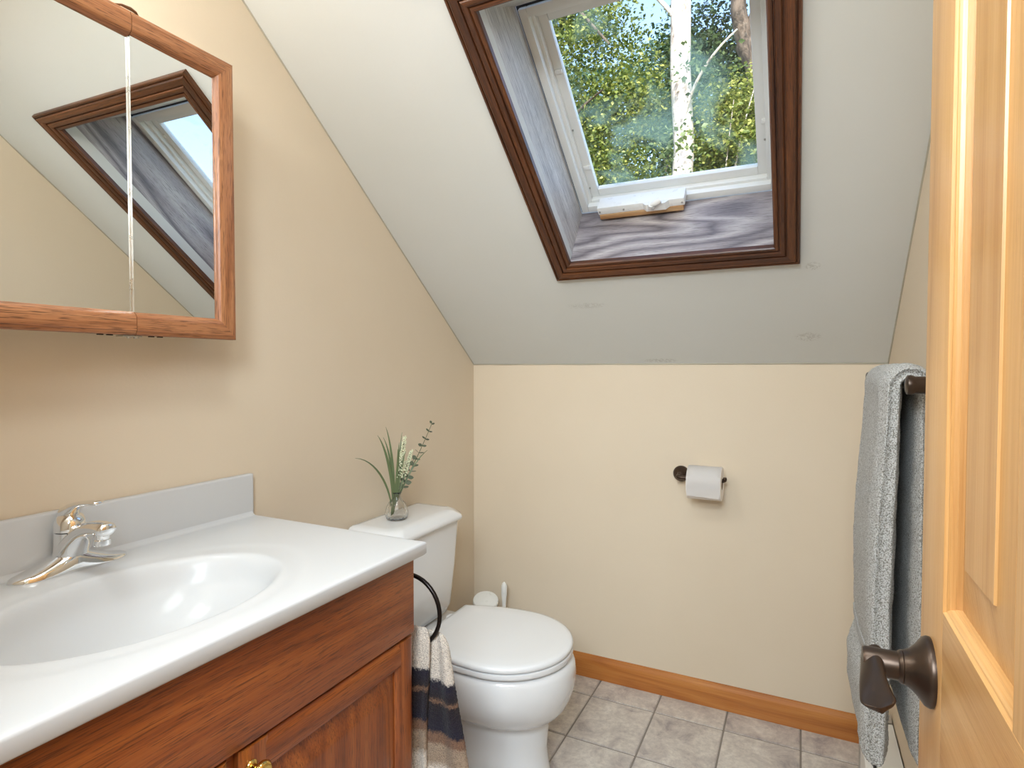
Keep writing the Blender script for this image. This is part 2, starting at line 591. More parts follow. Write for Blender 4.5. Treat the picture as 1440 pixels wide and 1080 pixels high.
# floor: grout bed with raised tiles
o = obj('floor', bx(-TW, W + TW, YF - 1.4, TW, -0.06, -0.0032), M['grout']); o['kind'] = 'structure'
floor = o
GX, GY, G = 0.2425, 0.2710, 0.0060
tile_cache = {}
x0g, y0g = 0.1150, -0.1350
ix = range(-1, 7)
for i in ix:
    for j in range(0, 10):
        ax, bx_ = max(0.0, x0g + (i - 0) * GX), min(W, x0g + (i + 1) * GX)
        ay, by = y0g - j * GY, min(-0.001, y0g - (j - 1) * GY)
        ay = max(ay, YF - TW)
        if bx_ - ax < 0.01 or by - ay < 0.01:
            continue
        bm = bmesh.new()
        g = G / 2
        vs = box(bm, ax + g, bx_ - g, ay + g, by - g, -0.0038, 0.0)
        top = [e for e in bm.edges if all(abs(v.co.z) < 1e-6 for v in e.verts)]
        bmesh.ops.bevel(bm, geom=top, offset=0.0022, segments=2, affect='EDGES')
        t = obj('tile', bm, M['tile'], floor, grain=(1, 0, 0))

# baseboards
def baseboard(name, y_or_x, a, b, axis):
    prof = [(0, 0), (0.012, 0), (0.0125, 0.050), (0.0118, 0.066), (0.0085, 0.078), (0.0045, 0.086), (0.003, 0.092), (0, 0.093)]
    bm = bmesh.new()
    if axis == 'x':
        prism(bm, prof, lambda u, v, w: Vector((w, -u, v)), a, b)
        g = (1, 0, 0)
    elif axis == 'y+':      # on the left wall
        prism(bm, prof, lambda u, v, w: Vector((u, w, v)), a, b)
        g = (0, 1, 0)
    else:
        prism(bm, prof, lambda u, v, w: Vector((W - u, w, v)), a, b)
        g = (0, 1, 0)
    o = obj(name, bm, M['base_pine'], grain=g, smooth=35)
    o['kind'] = 'structure'
baseboard('baseboard_back', 0, 0.0, W, 'x')
baseboard('baseboard_left', 0, -1.19, -0.013, 'y+')
baseboard('baseboard_right', 0, YF, -1.72, 'y-')

# ------------------------------------------------------------------ landing behind the camera (closes the light path)
o = obj('landing_wall', bx(-0.6, 2.4, YF - 1.5, YF - 1.4, -0.02, 2.5), M['wall']); o['kind'] = 'structure'
o = obj('landing_ceiling', bx(-0.6, 2.4, YF - 1.5, YF - TW, 2.44, 2.5), M['ceil']); o['kind'] = 'structure'
o = obj('landing_side_wall', bx(-0.7, -0.6, YF - 1.5, YF - TW, -0.02, 2.5), M['wall']); o['kind'] = 'structure'
o = obj('landing_end_wall', bx(2.4, 2.5, YF - 1.5, YF - TW, -0.02, 2.5), M['wall']); o['kind'] = 'structure'

# ------------------------------------------------------------------ skylight (window_1)
win = setting('window_1', SL(0.93, 0.94, 0.0))
WO = 0.25            # depth of the well
FX0, FX1, FS0, FS1 = 0.606, 1.250, 0.545, 1.240       # opening at the frame end of the well
def jamb(name, q, mat, grain):
    """q: four inner-face corners in (x,s,off); thickness outwards given by normal shift"""
    bm = bmesh.new()
    pts = [SL(*p) for p in q]
    n = (pts[1] - pts[0]).cross(pts[3] - pts[0]).normalized()
    ctr = SL(0.93, 0.94, 0.1)
    if (ctr - pts[0]).dot(n) > 0:
        n = -n
    loft(bm, [pts, [p + n * 0.018 for p in pts]])
    bmesh.ops.subdivide_edges(bm, edges=bm.edges, cuts=6, use_grid_fill=True)
    return obj(name, bm, mat, win, grain=grain)
up = SL(0, 1) - SL(0, 0)
jamb('jamb_board', [(OX0, OS0, 0), (OX0, OS1, 0), (FX0, FS1, WO), (FX0, FS0, WO)], M['jamb_side'], up)
jamb('jamb_board', [(OX1, OS0, 0), (OX1, OS1, 0), (FX1, FS1, WO), (FX1, FS0, WO)], M['jamb'], up)
jamb('jamb_board', [(OX0, OS0, 0), (OX1, OS0, 0), (FX1, FS0, WO), (FX0, FS0, WO)], M['jamb'], (1, 0, 0))
jamb('jamb_board', [(OX0, OS1, 0), (OX1, OS1, 0), (FX1, FS1, WO), (FX0, FS1, WO)], M['jamb_side'], (1, 0, 0))

# stained casing: four mitred boards with a stepped profile (distance from opening, height into room)
cas = [(-0.008, -0.004), (-0.008, 0.010), (-0.005, 0.0135), (0.003, 0.0135), (0.0045, 0.0095), (0.0065, 0.0095), (0.008, 0.0155), (0.012, 0.0175), (0.020, 0.0175), (0.0225, 0.0150), (0.0235, 0.0105), (0.0255, 0.0105), (0.0265, 0.0160),
       (0.034, 0.0195), (0.045, 0.0195), (0.0485, 0.0165), (0.0495, 0.0115), (0.0510, 0.0115), (0.0525, 0.0155), (0.057, 0.0155), (0.0595, 0.012), (0.060, 0.0), (0.060, -0.004)]
def casing(side, base):
    x0, x1, s0, s1 = OX0, OX1, OS0, OS1
    bm = bmesh.new()
    r0, r1 = [], []
    for u, h in cas:
        if side == 'b':
            r0.append(SL(x0 - u, s0 - u, -h)); r1.append(SL(x1 + u, s0 - u, -h))
        elif side == 't':
            r0.append(SL(x0 - u, s1 + u, -h)); r1.append(SL(x1 + u, s1 + u, -h))
        elif side == 'l':
            r0.append(SL(x0 - u, s0 - u, -h)); r1.append(SL(x0 - u, s1 + u, -h))
        else:
            r0.append(SL(x1 + u, s0 - u, -h)); r1.append(SL(x1 + u, s1 + u, -h))
    loft(bm, [r0, r1])
    obj('casing_board', bm, M['trim'], win, grain=((1, 0, 0) if side in 'bt' else up), smooth=30)
for sd in 'bltr':
    casing(sd, 0)

def ring_frame(name, x0, x1, s0, s1, w, o0, o1, mat, bev=0.002, wb=None, wt=None):
    """rectangular frame in slope coordinates, outer rectangle given, w = bar width"""
    wb = wb or w; wt = wt or w
    bm = bmesh.new()
    for a in ((x0, x0 + w, s0, s1), (x1 - w, x1, s0, s1), (x0 + w, x1 - w, s0, s0 + wb), (x0 + w, x1 - w, s1 - wt, s1)):
        box(bm, a[0], a[1], a[2], a[3], o0, o1, bev, sl_tf)
    return obj(name, bm, mat, win, smooth=40)
ring_frame('dark_gasket', FX0 - .004, FX1 + .004, FS0 - .004, FS1 + .004, 0.016, WO + .012, WO + .03, M['dark_gap'])
ring_frame('outer_frame', FX0 + .003, FX1 - .003, FS0 + .003, FS1 - .010, 0.024, WO - 0.002, WO + .06, M['whiteframe'], 0.003)
ring_frame('frame_step', FX0 + .024, FX1 - .024, FS0 + .022, FS1 - .032, 0.014, WO + .020, WO + .06, M['whiteframe'], 0.003)
ring_frame('sash', FX0 + .037, FX1 - .037, FS0 + .036, FS1 - .044, 0.028, WO + .040, WO + .062, M['whiteframe'], 0.003)
ring_frame('sash_gasket', FX0 + .0355, FX1 - .0355, FS0 + .0345, FS1 - .0425, 0.004, WO + .044, WO + .060, M['dark_gap'], 0)
obj('pane', bx(FX0 + .060, FX1 - .060, FS0 + .058, FS1 - .066, WO + .053, WO + .0545, 0, sl_tf), M['pane'], win)
# little screen clips on the sash
for (cx, cs) in ((FX0 + .042, 1.03), (FX0 + .042, 0.70), (FX1 - .046, 0.76), (FX1 - .046, 1.12)):
    bm = bx(cx - .003, cx + .020, cs - .007, cs + .007, WO + .034, WO + .041, .0025, sl_tf)
    obj('screen_clip', bm, M['whiteplastic'], win, smooth=40)
for (cx, cs) in ((FX0 + .040, 0.62), (FX0 + .041, 0.84), (FX1 - .041, 0.70)):
    bm = bmesh.new()
    lathe(bm, [(.0032, -.0015), (.0026, .0012)], (0, 0, 0), 10)
    for v in bm.verts:
        v.co = SL(cx + v.co.x, cs + v.co.y, WO + .038 + v.co.z)
    obj('screw', bm, M['steel'], win)
# exterior curb so the skylight reads as a real unit from outside
ring_frame('curb', OX0 - .05, OX1 + .05, OS0 - .05, OS1 + .05, 0.035, T, WO + .05, M['whiteframe'], 0)

# operator box on a raw wood block
op = thing('skylight_operator', 'white plastic crank box screwed on a raw wood block at the bottom of the skylight', 'window opener', SL(0.84, 0.56, 0.22))
obj('wood_block', bx(.690, .968, FS0 + .012, FS0 + .030, WO - .062, WO - .006, .002, sl_tf), M['raw_pine'], op, grain=(1, 0, 0))
obj('cover', bx(.686, .974, FS0 + .030, FS0 + .058, WO - .060, WO - .004, .004, sl_tf), M['whiteplastic'], op, smooth=40)
bm = bmesh.new()
prism(bm, [(.842, 0), (.853, .012), (.915, .012), (.926, 0)], lambda u, v, w: SL(u, FS0 + w, WO - .060 - v), .031, .057)
obj('raised_housing', bm, M['whiteplastic'], op, smooth=30)
bm = bmesh.new()
tube(bm, [SL(.872, FS0 + .046, WO - .070), SL(.872, FS0 + .054, WO - .080), SL(.874, FS0 + .064, WO - .084)], [.011, .011, .008], 12)
tube(bm, [SL(.874, FS0 + .062, WO - .082), SL(.888, FS0 + .068, WO - .082), SL(.902, FS0 + .072, WO - .074)], [.006, .010, .0105], 12)
obj('handle', bm, M['whiteplastic'], op, smooth=50)
for u in (.694, .776, .966):
    bm = bmesh.new()
    lathe(bm, [(.0035, -.001), (.003, .002)], (0, 0, 0), 10)
    for v in bm.verts:
        v.co = SL(u + v.co.x, FS0 + .042 + v.co.y, WO - .0605 - v.co.z)
    obj('screw', bm, M['steel'], op)

# ------------------------------------------------------------------ mirror cabinet
MX, MY1, MZ0, MZ1 = 0.130, -1.3249, 1.3344, 1.9687
mc = thing('medicine_cabinet', 'oak framed mirrored medicine cabinet hanging on the beige wall above the sink', 'medicine cabinet', (0, -1.66, MZ0))
MJ = -1.5565         # joint between right and middle door
MJ2 = MJ - 0.36
MY0 = MJ2 - (MY1 - MJ)
obj('body', bx(0.0, MX - .021, MY0 + .01, MY1 - .006, MZ0 + .012, MZ1 - .012, .002), M['oak'] if False else plain('cabinet_cream', srgb(226, 208, 180), .5), mc)
fp = [(0, 0), (0.047, 0), (0.047, 0.006), (0.0465, 0.010), (0.0445, 0.0125), (0.0405, 0.0175), (0.0385, 0.0188), (0.030, 0.0205), (0.009, 0.0205), (0.0075, 0.0185), (0.002, 0.0170), (0.0, 0.0145)]  # (distance from outer edge, depth)
def mdoor(y0, y1, left, right):
    """door between y0 < y1; frame bars top, bottom and at the outer sides only"""
    zc0, zc1 = MZ0, MZ1
    def pt(y, z, d):
        return Vector((MX - .0205 + d, y, z))
    yl, yr = y0 + .0006, y1 - .0006
    pane = obj('mirror_door', bx(MX - .0200, MX - .0120, yl + (.03 if left else 0), yr - (.03 if right else 0), zc0 + .03, zc1 - .03), M['mirror'], mc)
    for v in pane.data.vertices:
        v.co.x -= (v.co.y + org(mc).y - (yl + yr) / 2) * math.tan(R(1.25))
    for top in (0, 1):
        bm = bmesh.new(); r0, r1 = [], []
        for u, d in fp:
            z = zc1 - u if top else zc0 + u
            r0.append(pt(yl + (u if left else 0), z, d)); r1.append(pt(yr - (u if right else 0), z, d))
        loft(bm, [r0, r1])
        obj('frame_bar', bm, M['oak'], pane, grain=(0, 1, 0), smooth=28)
    for flag, sgn, yy in ((left, 1, yl), (right, -1, yr)):
        if flag:
            bm = bmesh.new(); r0, r1 = [], []
            for u, d in fp:
                r0.append(pt(yy + sgn * u, zc0 + u, d)); r1.append(pt(yy + sgn * u, zc1 - u, d))
            loft(bm, [r0, r1])
            obj('frame_bar', bm, M['oak'], pane, grain=(0, 0, 1), smooth=28)
    return pane
for a in ((MJ, MY1, 0, 1), (MJ2, MJ, 0, 0), (MY0, MJ2, 1, 0)):
    mdoor(*a)
for yj in (MJ, MJ2):
    obj('metal_strip', bx(MX - .0165, MX - .0125, yj - .0021, yj + .0021, MZ0 + .045, MZ1 - .045, .0006), M['steel'], mc)
    # pivot hinges above and below
    bm = bmesh.new()
    tube(bm, [(MX - .012, yj - .024, MZ1 + .0025), (MX - .008, yj - .014, MZ1 + .005), (MX - .005, yj, MZ1 + .0045), (MX - .008, yj + .012, MZ1 + .0045), (MX - .012, yj + .020, MZ1 + .002)],
         [.002, .0035, .005, .0035, .002], 8, ((0, 0, 1), 0.6))
    obj('hinge', bm, plain('aged_nickel', srgb(150, 122, 96), .35, .8), mc, smooth=50)
    bm = bmesh.new()
    box(bm, MX - .034, MX - .010, yj - .022, yj + .016, MZ0 - .003, MZ0, .001)
    lathe(bm, [(.005, MZ0 - .006), (.005, MZ0 - .002)], (MX - .014, yj + .006, 0), 12)
    lathe(bm, [(.004, MZ0 - .006), (.004, MZ0 - .002)], (MX - .014, yj - .008, 0), 12)
    obj('hinge', bm, M['steel'], mc)
    for dy in (-.062, -.045, .036, .054):
        obj('slot_cover', bx(MX - .016, MX - .010, yj + dy - .005, yj + dy + .005, MZ0 - .0022, MZ0, .0005), M['blackm'], mc)

# ------------------------------------------------------------------ vanity
VY1, VY0 = -1.2085, -2.170        # ends of the cabinet
VX = 0.545                        # front face of overlay doors
van = thing('vanity_cabinet', 'reddish oak bathroom vanity cabinet with raised panel doors under the white sink top', 'cabinet', (0.27, -1.68, 0))
CT = 0.8520                       # cabinet top
bm = bmesh.new()
box(bm, 0.003, VX - .019, VY1 - .016, VY1, 0.10, CT)
obj('side_panel', bm, M['cab_oak'], van, grain=(0, 0, 1))
obj('side_panel', bx(0.003, VX - .019, VY0, VY0 + .016, 0.10, CT), M['cab_oak'], van, grain=(0, 0, 1))
obj('bottom_panel', bx(0.003, VX - .02, VY0 + .016, VY1 - .016, 0.10, 0.118), M['cab_oak'], van, grain=(0, 1, 0))
obj('toe_kick', bx(0.02, VX - .085, VY0 + .01, VY1 - .01, 0.0, 0.10), M['cab_oak'], van, grain=(0, 1, 0))
# face frame
FF0, FF1 = VX - .037, VX - .018
YM = -1.6700
for nm, a in (('face_stile', (VY1 - .04, VY1, .10, CT)), ('face_stile', (VY0, VY0 + .04, .10, CT)), ('face_stile', (YM - .02, YM + .02, .10, .66)),
              ):
    obj(nm, bx(FF0, FF1, a[0], a[1], a[2], a[3], .001), M['cab_oak'], van, grain=(0, 0, 1))
for z0, z1 in ((.10, .14), (.645, .68), (CT - .03, CT)):
    obj('face_rail', bx(FF0 + .0002, FF1 + .0002, VY0 + .04, VY1 - .04, z0, z1, .001), M['cab_oak'], van, grain=(0, 1, 0))
obj('apron_panel', bx(VX - .018, VX, VY0 + .002, VY1 - .001, .6800, CT - .001, .003), M['cab_oak'], van, grain=(0, 1, 0), smooth=40)
DT, DB = .6745, .125
def vdoor(y0, y1, knob_y):
    st = .058
    pan = bmesh.new()
    # raised panel: field with sloped margin
    iy0, iy1, iz0, iz1 = y0 + st, y1 - st, DB + st, DT - st
    e = .006; m = .038
    rings = []
    for (d, x) in ((-e, VX - .016), (-e, VX - .012), (0.001, VX - .0105), (.004, VX - .0105), (m, VX - .0015), (m + .004, VX - .0005), (m + .012, VX - .0005)):
        rings.append([Vector((x, iy0 + d, iz0 + d)), Vector((x, iy1 - d, iz0 + d)), Vector((x, iy1 - d, iz1 - d)), Vector((x, iy0 + d, iz1 - d))])
    loft(pan, rings)
    d_ = obj('door', pan, M['cab_oak'], van, grain=(0, 0, 1), smooth=20)
    # frame profile: (distance from outer edge, x)
    pr = [(0, VX - .017), (0, VX - .007), (.003, VX - .003), (.010, VX + .0005), (.014, VX + .001), (st - .012, VX + .001), (st - .006, VX - .001), (st, VX - .009), (st, VX - .017)]
    for sgn, yy in ((1, y0), (-1, y1)):
        bm = bmesh.new()
        rr = [[], []]
        for u, x in pr:
            rr[0].append(Vector((x, yy + sgn * u, DB))); rr[1].append(Vector((x, yy + sgn * u, DT)))
        loft(bm, rr)
        obj('door_stile', bm, M['cab_oak'], d_, grain=(0, 0, 1), smooth=25)
    for sgn, zz in ((1, DB), (-1, DT)):
        bm = bmesh.new()
        rr = [[], []]
        for u, x in pr:
            ins = min(u, st) if u > st - .02 else st - .012
            rr[0].append(Vector((x, y0 + ins, zz + sgn * u))); rr[1].append(Vector((x, y1 - ins, zz + sgn * u)))
        loft(bm, rr)
        obj('door_rail', bm, M['cab_oak'], d_, grain=(0, 1, 0), smooth=25)
    bm = bmesh.new()
    lathe(bm, [(.011, 0), (.0105, .003), (.006, .005), (.0055, .013), (.010, .018), (.0155, .022), (.0165, .026), (.013, .031), (.0095, .0325), (.008, .0315), (.001, .0318)],
          (VX + .001, knob_y, DT - .031), 28, 'x')
    obj('knob', bm, M['brass'], d_, smooth=60, label='round polished brass knob')
vdoor(YM + .0085, VY1 - .004, YM + .027)
vdoor(VY0 + .004, YM - .0115, YM - .031)

# sink top, one cast piece: height field with an oval bowl
SX1, SY1, SY0, SZ = 0.5676, -1.1932, -2.186, 0.8824
nx, ny = 116, 200
xs = np.linspace(0.002, SX1, nx); ys = np.linspace(SY0, SY1, ny)
def bowl(x, y):
    dx = (x - 0.315) / 0.180
    dy = (y + 1.662) / 0.250
    r = math.sqrt(dx * dx + dy * dy)
    t = max(0.0, 1 - r)
    z = -0.135 * (1 - (1 - min(1, t / 0.85)) ** 2.2) * (lambda q: q * q * (3 - 2 * q))(min(1, t / 0.16))
    # soft outer dish around the bowl
    r2 = math.sqrt(((x - 0.315) / 0.204) ** 2 + ((y + 1.662) / 0.300) ** 2)
    z -= 0.0022 / (1 + math.exp((r2 - 1.0) / 0.022))
    return z
R_ = 0.006
def edge_drop(x, y):
    d = min(SX1 - x, SY1 - y)
    if d < R_:
        return -(R_ - math.sqrt(max(0, R_ * R_ - (R_ - d) ** 2)))
    return 0
xs = np.concatenate([xs[:-3], SX1 - R_ * (1 - np.sin(np.linspace(0.25, PI / 2, 6)))])
xs.sort()
ys = np.concatenate([ys[:-3], SY1 - R_ * (1 - np.sin(np.linspace(0.25, PI / 2, 6)))])
ys.sort()
V, F = [], []
for y in ys:
    for x in xs:
        V.append((x, y, SZ + bowl(x, y) + edge_drop(x, y)))
nx, ny = len(xs), len(ys)
for j in range(ny - 1):
    for i in range(nx - 1):
        a = j * nx + i
        F.append((a, a + 1, a + nx + 1, a + nx))
def skirt(idx):
    base = len(V)
    for q in idx:
        V.append((V[q][0], V[q][1], SZ - .026))
    n0 = len(V)
    for q in idx:
        V.append((V[q][0] - (.004 if V[q][0] > .56 else 0), V[q][1] - (.004 if V[q][1] > -1.2 else 0), SZ - .0300))
    for k in range(len(idx) - 1):
        F.append((idx[k], base + k, base + k + 1, idx[k + 1]))
        F.append((base + k, n0 + k, n0 + k + 1, base + k + 1))
skirt([j * nx + nx - 1 for j in range(ny)])
skirt([(ny - 1) * nx + i for i in range(nx)])
top = thing('vanity_sink_top', 'glossy white one piece sink top with oval bowl, on the oak vanity', 'sink', (0.27, -1.68, SZ - .030))
obj('basin_deck', (V, F), M['marble'], top, smooth=180)
b = bmesh.new()
vs = box(b, 0.0005, 0.020, SY0, SY1 + .0, SZ - .002, SZ + .1085, .0055, seg=3)
obj('backsplash', b, M['marble'], top, smooth=50)
b = bmesh.new()   # cove between deck and backsplash
pr = [(0.018, SZ - .001), (0.034, SZ - .001), (0.0285, SZ + .0012), (0.0235, SZ + .0045), (0.0205, SZ + .009), (0.018, SZ + .013)]
prism(b, pr, lambda u, v, w: Vector((u, w, v)), SY0, SY1 - .006)
obj('cove', b, M['marble'], top, smooth=60)
b = bmesh.new()
lathe(b, [(.020, 0), (.021, .002), (.014, .003), (.001, .001)], (0.315, -1.662, SZ - .137), 24)
obj('drain', b, M['chrome'], top, smooth=50)

# ------------------------------------------------------------------ faucet
FXc, FYc, FZ = 0.052, -1.643, SZ - .0005
fa = thing('faucet', 'chrome single lever faucet on the back of the white sink top', 'faucet', (FXc, FYc, FZ))
def supel(cx, cy, a, b, z, n=40, p=2.4):
    out = []
    for i in range(n):
        t = 2 * PI * i / n
        c, s = math.cos(t), math.sin(t)
        out.append(Vector((cx + a * math.copysign(abs(c) ** (2 / p), c), cy + b * math.copysign(abs(s) ** (2 / p), s), z)))
    return out
bm = bmesh.new()
# long base plate swelling to the middle
rings = []
n = 33
for i in range(n):
    t = -1 + 2 * i / (n - 1)
    y = FYc + 0.103 * t
    w = 0.030 * (1 - abs(t) ** 4.5) ** 0.6 + 0.0008
    h = 0.008 + 0.040 * max(0, 1 - abs(t)) ** 1.7
    h *= min(1, (1 - abs(t)) * 9 + 0.25)
    ring = []
    for k in range(14):
        a = PI * k / 13
        ring.append(Vector((FXc + w * math.cos(a), y, FZ + 0.001 + h * (math.sin(a) ** 0.55 if math.sin(a) > 0 else 0))))
    rings.append(ring)
loft(bm, rings)
obj('base_plate', bm, M['chrome'], fa, smooth=55)
bm = bmesh.new()
lathe(bm, [(.030, .004), (.028, .030), (.0268, .058), (.0262, .072), (.0262, .0735)], (FXc, FYc, FZ), 32)
obj('body', bm, M['chrome'], fa, smooth=50)
bm = bmesh.new()
lathe(bm, [(.0255, .0745), (.0272, .0755), (.0272, .086), (.0258, .094), (.021, .103), (.013, .109), (.001, .111)], (FXc, FYc, FZ), 32)
obj('cap', bm, M['chrome'], fa, smooth=50)
bm = bmesh.new()   # lever handle rising forward
pts = bez((FXc - .018, FYc, FZ + .094), (FXc + .004, FYc, FZ + .122), (FXc + .030, FYc, FZ + .132), (FXc + .088, FYc + .002, FZ + .136), 12)
tube(bm, pts, [.012, .017, .0185, .0185, .0175, .0155, .0135, .012, .011, .0108, .011, .0112, .0095], 16, ((0.25, 0, 1), 0.42), True)
obj('lever', bm, M['chrome'], fa, smooth=60)
bm = bmesh.new()   # spout
pts = bez((FXc - .004, FYc, FZ + .026), (FXc + .030, FYc, FZ + .070), (FXc + .060, FYc, FZ + .094), (FXc + .118, FYc, FZ + .090), 14)
tube(bm, pts, [.030, .030, .029, .0275, .026, .0245, .0235, .0225, .0215, .0205, .020, .0195, .019, .0185, .0175], 20, ((-0.3, 0, 1), 0.72), True)
obj('spout', bm, M['chrome'], fa, smooth=60)
bm = bmesh.new()
lathe(bm, [(.0128, .0), (.0135, .002), (.0135, .010), (.0122, .0115), (.0122, .022)], (FXc + .104, FYc, FZ + .060), 24)
obj('aerator', bm, M['chrome'], fa, smooth=40)

# ------------------------------------------------------------------ toilet
TY = -0.640
toi = thing('toilet', 'white two piece toilet with closed round lid between vanity and back wall', 'toilet', (0.35, TY, 0))
def oval(cx, af, ab, b, z, n=48, pf=2.0, pb=2.6, y=TY):
    out = []
    for i in range(n):
        t = 2 * PI * i / n
        c, s = math.cos(t), math.sin(t)
        a, p = (af, pf) if c >= 0 else (ab, pb)
        out.append(Vector((cx + a * math.copysign(abs(c) ** (2 / p), c), y + b * math.copysign(abs(s) ** (2 / p), s), z)))
    return out
bm = bmesh.new()
sec = [(.0, .42, .215, .20, .128), (.012, .42, .215, .20, .128), (.04, .42, .208, .195, .120), (.10, .43, .192, .20, .112), (.165, .44, .188, .20, .112), (.185, .44, .190, .20, .116),
       (.20, .45, .196, .21, .132), (.215, .455, .212, .22, .153), (.24, .46, .226, .23, .176), (.27, .462, .237, .235, .193), (.30, .465, .243, .24, .202), (.335, .466, .245, .24, .206),
       (.36, .466, .241, .24, .203), (.372, .466, .236, .235, .199), (.379, .466, .226, .225, .190), (.381, .466, .19, .19, .155)]
loft(bm, [oval(c, f, a, b, z, pb=2.6) for z, c, f, a, b in sec])
obj('bowl', bm, M['porcelain'], toi, smooth=60)
bm = bmesh.new()   # shelf joining bowl and tank
loft(bm, [supel(.145, TY, .135, .10, .20, 32, 4), supel(.150, TY, .145, .13, .30, 32, 4), supel(.155, TY, .150, .165, .355, 32, 4), supel(.155, TY, .150, .170, .376, 32, 4), supel(.155, TY, .145, .165, .382, 32, 4)])
obj('tank_shelf', bm, M['porcelain'], toi, smooth=60)
bm = bmesh.new()   # seat
def lidring(z, d, cx=.488, af=.210, ab=.248, b=.203):
    out = []
    n = 64
    for i in range(n):
        t = 2 * PI * i / n
        c, s = math.cos(t), math.sin(t)
        if c >= 0:
            x = cx + (af - d) * c
            y = TY + (b - d) * s
        else:
            x = cx + (ab - d) * math.copysign(abs(c) ** .72, c)
            y = TY + (b - d) * math.copysign(abs(s) ** .72, s)
            x = max(x, cx - (ab - d) * 1.0)
        out.append(Vector((x, y, z)))
    return out
loft(bm, [lidring(.384, .006), lidring(.386, .001), lidring(.392, -.001), lidring(.401, .0005), lidring(.4035, .005)])
obj('seat', bm, M['seat'], toi, smooth=50)
bm = bmesh.new()
# lid outline with a straight hinge edge at the back
def lid2(z, d):
    pts = []
    cx, af, b = .488, .210 - d, .206 - d
    for i in range(33):
        t = -PI / 2 + PI * i / 32
        pts.append(Vector((cx + af * math.cos(t), TY + b * math.sin(t), z)))
    # curve back to the straight edge
    for i in range(1, 9):
        u = i / 8
        pts.append(Vector((cx - u * (cx - .243 - d), TY + b - (b - .150 + d * .4) * u ** 2.1, z)))
    for i in range(0, 8):
        u = 1 - i / 8
        pts.append(Vector((cx - u * (cx - .243 - d), TY - b + (b - .150 + d * .4) * u ** 2.1, z)))
    return pts
loft(bm, [lid2(.4065, .005), lid2(.408, .001), lid2(.414, -.001), lid2(.420, .001), lid2(.4235, .006), lid2(.4255, .018), lid2(.4265, .06)])
obj('lid', bm, M['seat'], toi, smooth=50)
for s in (-1, 1):
    bm = bmesh.new()
    box(bm, .222, .252, TY + s * .075 - .016, TY + s * .075 + .016, .382, .412, .006)
    obj('hinge', bm, M['seat'], toi, smooth=50)
    bm = bmesh.new()
    lathe(bm, [(.016, .0), (.016, .012), (.010, .022), (.001, .025)], (.40, TY + s * .126, .0), 16)
    obj('bolt_cap', bm, M['porcelain'], toi, smooth=50)
# tank
tk = bmesh.new()
TKY = TY + .005
def rrect(x0, x1, y0, y1, z, r, n=6):
    out = []
    for cx, cy, a0 in ((x1 - r, y1 - r, 0), (x0 + r, y1 - r, PI / 2), (x0 + r, y0 + r, PI), (x1 - r, y0 + r, 1.5 * PI)):
        for k in range(n + 1):
            a = a0 + PI / 2 * k / n
            out.append(Vector((cx + r * math.cos(a), cy + r * math.sin(a), z)))
    return out
hw = .196
loft(tk, [rrect(.045, .150, TKY - .14, TKY + .14, .384, .03), rrect(.030, .178, TKY - .163, TKY + .163, .393, .045), rrect(.025, .187, TKY - .172, TKY + .172, .42, .045),
          rrect(.022, .195, TKY - hw + .012, TKY + hw - .012, .55, .04), rrect(.020, .200, TKY - hw, TKY + hw, .705, .035), rrect(.020, .200, TKY - hw, TKY + hw, .716, .035)])
tank = obj('tank', tk, M['porcelain'], toi, smooth=60)
bm = bmesh.new()
def octr(x0, x1, y0, y1, z, c, r=.008):
    # rectangle with clipped front corners
    p = [(x1, y1 - c), (x1 - c * .8, y1), (x0 + .006, y1), (x0, y1 - .006), (x0, y0 + .006), (x0 + .006, y0), (x1 - c * .8, y0), (x1, y0 + c)]
    out = []
    m = len(p)
    for i in range(m):
        a, b, c_ = Vector(p[i - 1]), Vector(p[i]), Vector(p[(i + 1) % m])
        for k in range(5):
            t = k / 4
            q0 = b + (a - b).normalized() * min(r, (a - b).length * .45)
            q1 = b + (c_ - b).normalized() * min(r, (c_ - b).length * .45)
            q = (1 - t) ** 2 * q0 + 2 * (1 - t) * t * b + t * t * q1
            out.append(Vector((q.x, q.y, z)))
    return out
lw = hw + .012
loft(bm, [octr(.012, .206, TKY - lw + .006, TKY + lw - .006, .716, .03), octr(.008, .216, TKY - lw, TKY + lw, .722, .035), octr(.008, .218, TKY - lw - .002, TKY + lw + .002, .730, .035), octr(.008, .215, TKY - lw, TKY + lw, .738, .036),
          octr(.010, .196, TKY - lw + .018, TKY + lw - .018, .754, .038), octr(.014, .186, TKY - lw + .027, TKY + lw - .027, .7585, .038), octr(.030, .165, TKY - lw + .05, TKY + lw - .05, .7600, .038)])
obj('tank_lid', bm, M['porcelain'], tank, smooth=45)
bm = bmesh.new()
tube(bm, [(.196, TKY - .178, .690), (.209, TKY - .178, .690), (.214, TKY - .172, .688), (.215, TKY - .150, .684)], [.009, .008, .006, .006], 12)
obj('flush_lever', bm, M['chrome'], tank, smooth=50)

# ------------------------------------------------------------------ glass bud vase and what stands in it
VC = Vector((0.100, -0.690, 0.7605))
va = thing('bud_vase', 'small ribbed clear glass bulb vase on the toilet tank lid', 'vase', VC)
bm = bmesh.new()
prof = [(.001, 0), (.026, .0), (.034, .004), (.0375, .014), (.0375, .026), (.034, .042), (.027, .056), (.017, .068), (.012, .075), (.0115, .084), (.015, .092),
        (.0135, .092), (.0100, .084), (.0100, .075), (.0150, .067), (.0245, .055), (.0312, .042), (.0350, .026), (.0350, .014), (.031, .0065), (.001, .0050)]
lathe(bm, prof, VC, 96, 'z', 16, .022)
obj('glass_body', bm, M['glass'], va, smooth=70)

def P(dx, dy, dz):
    return VC + Vector((dx, dy, dz))
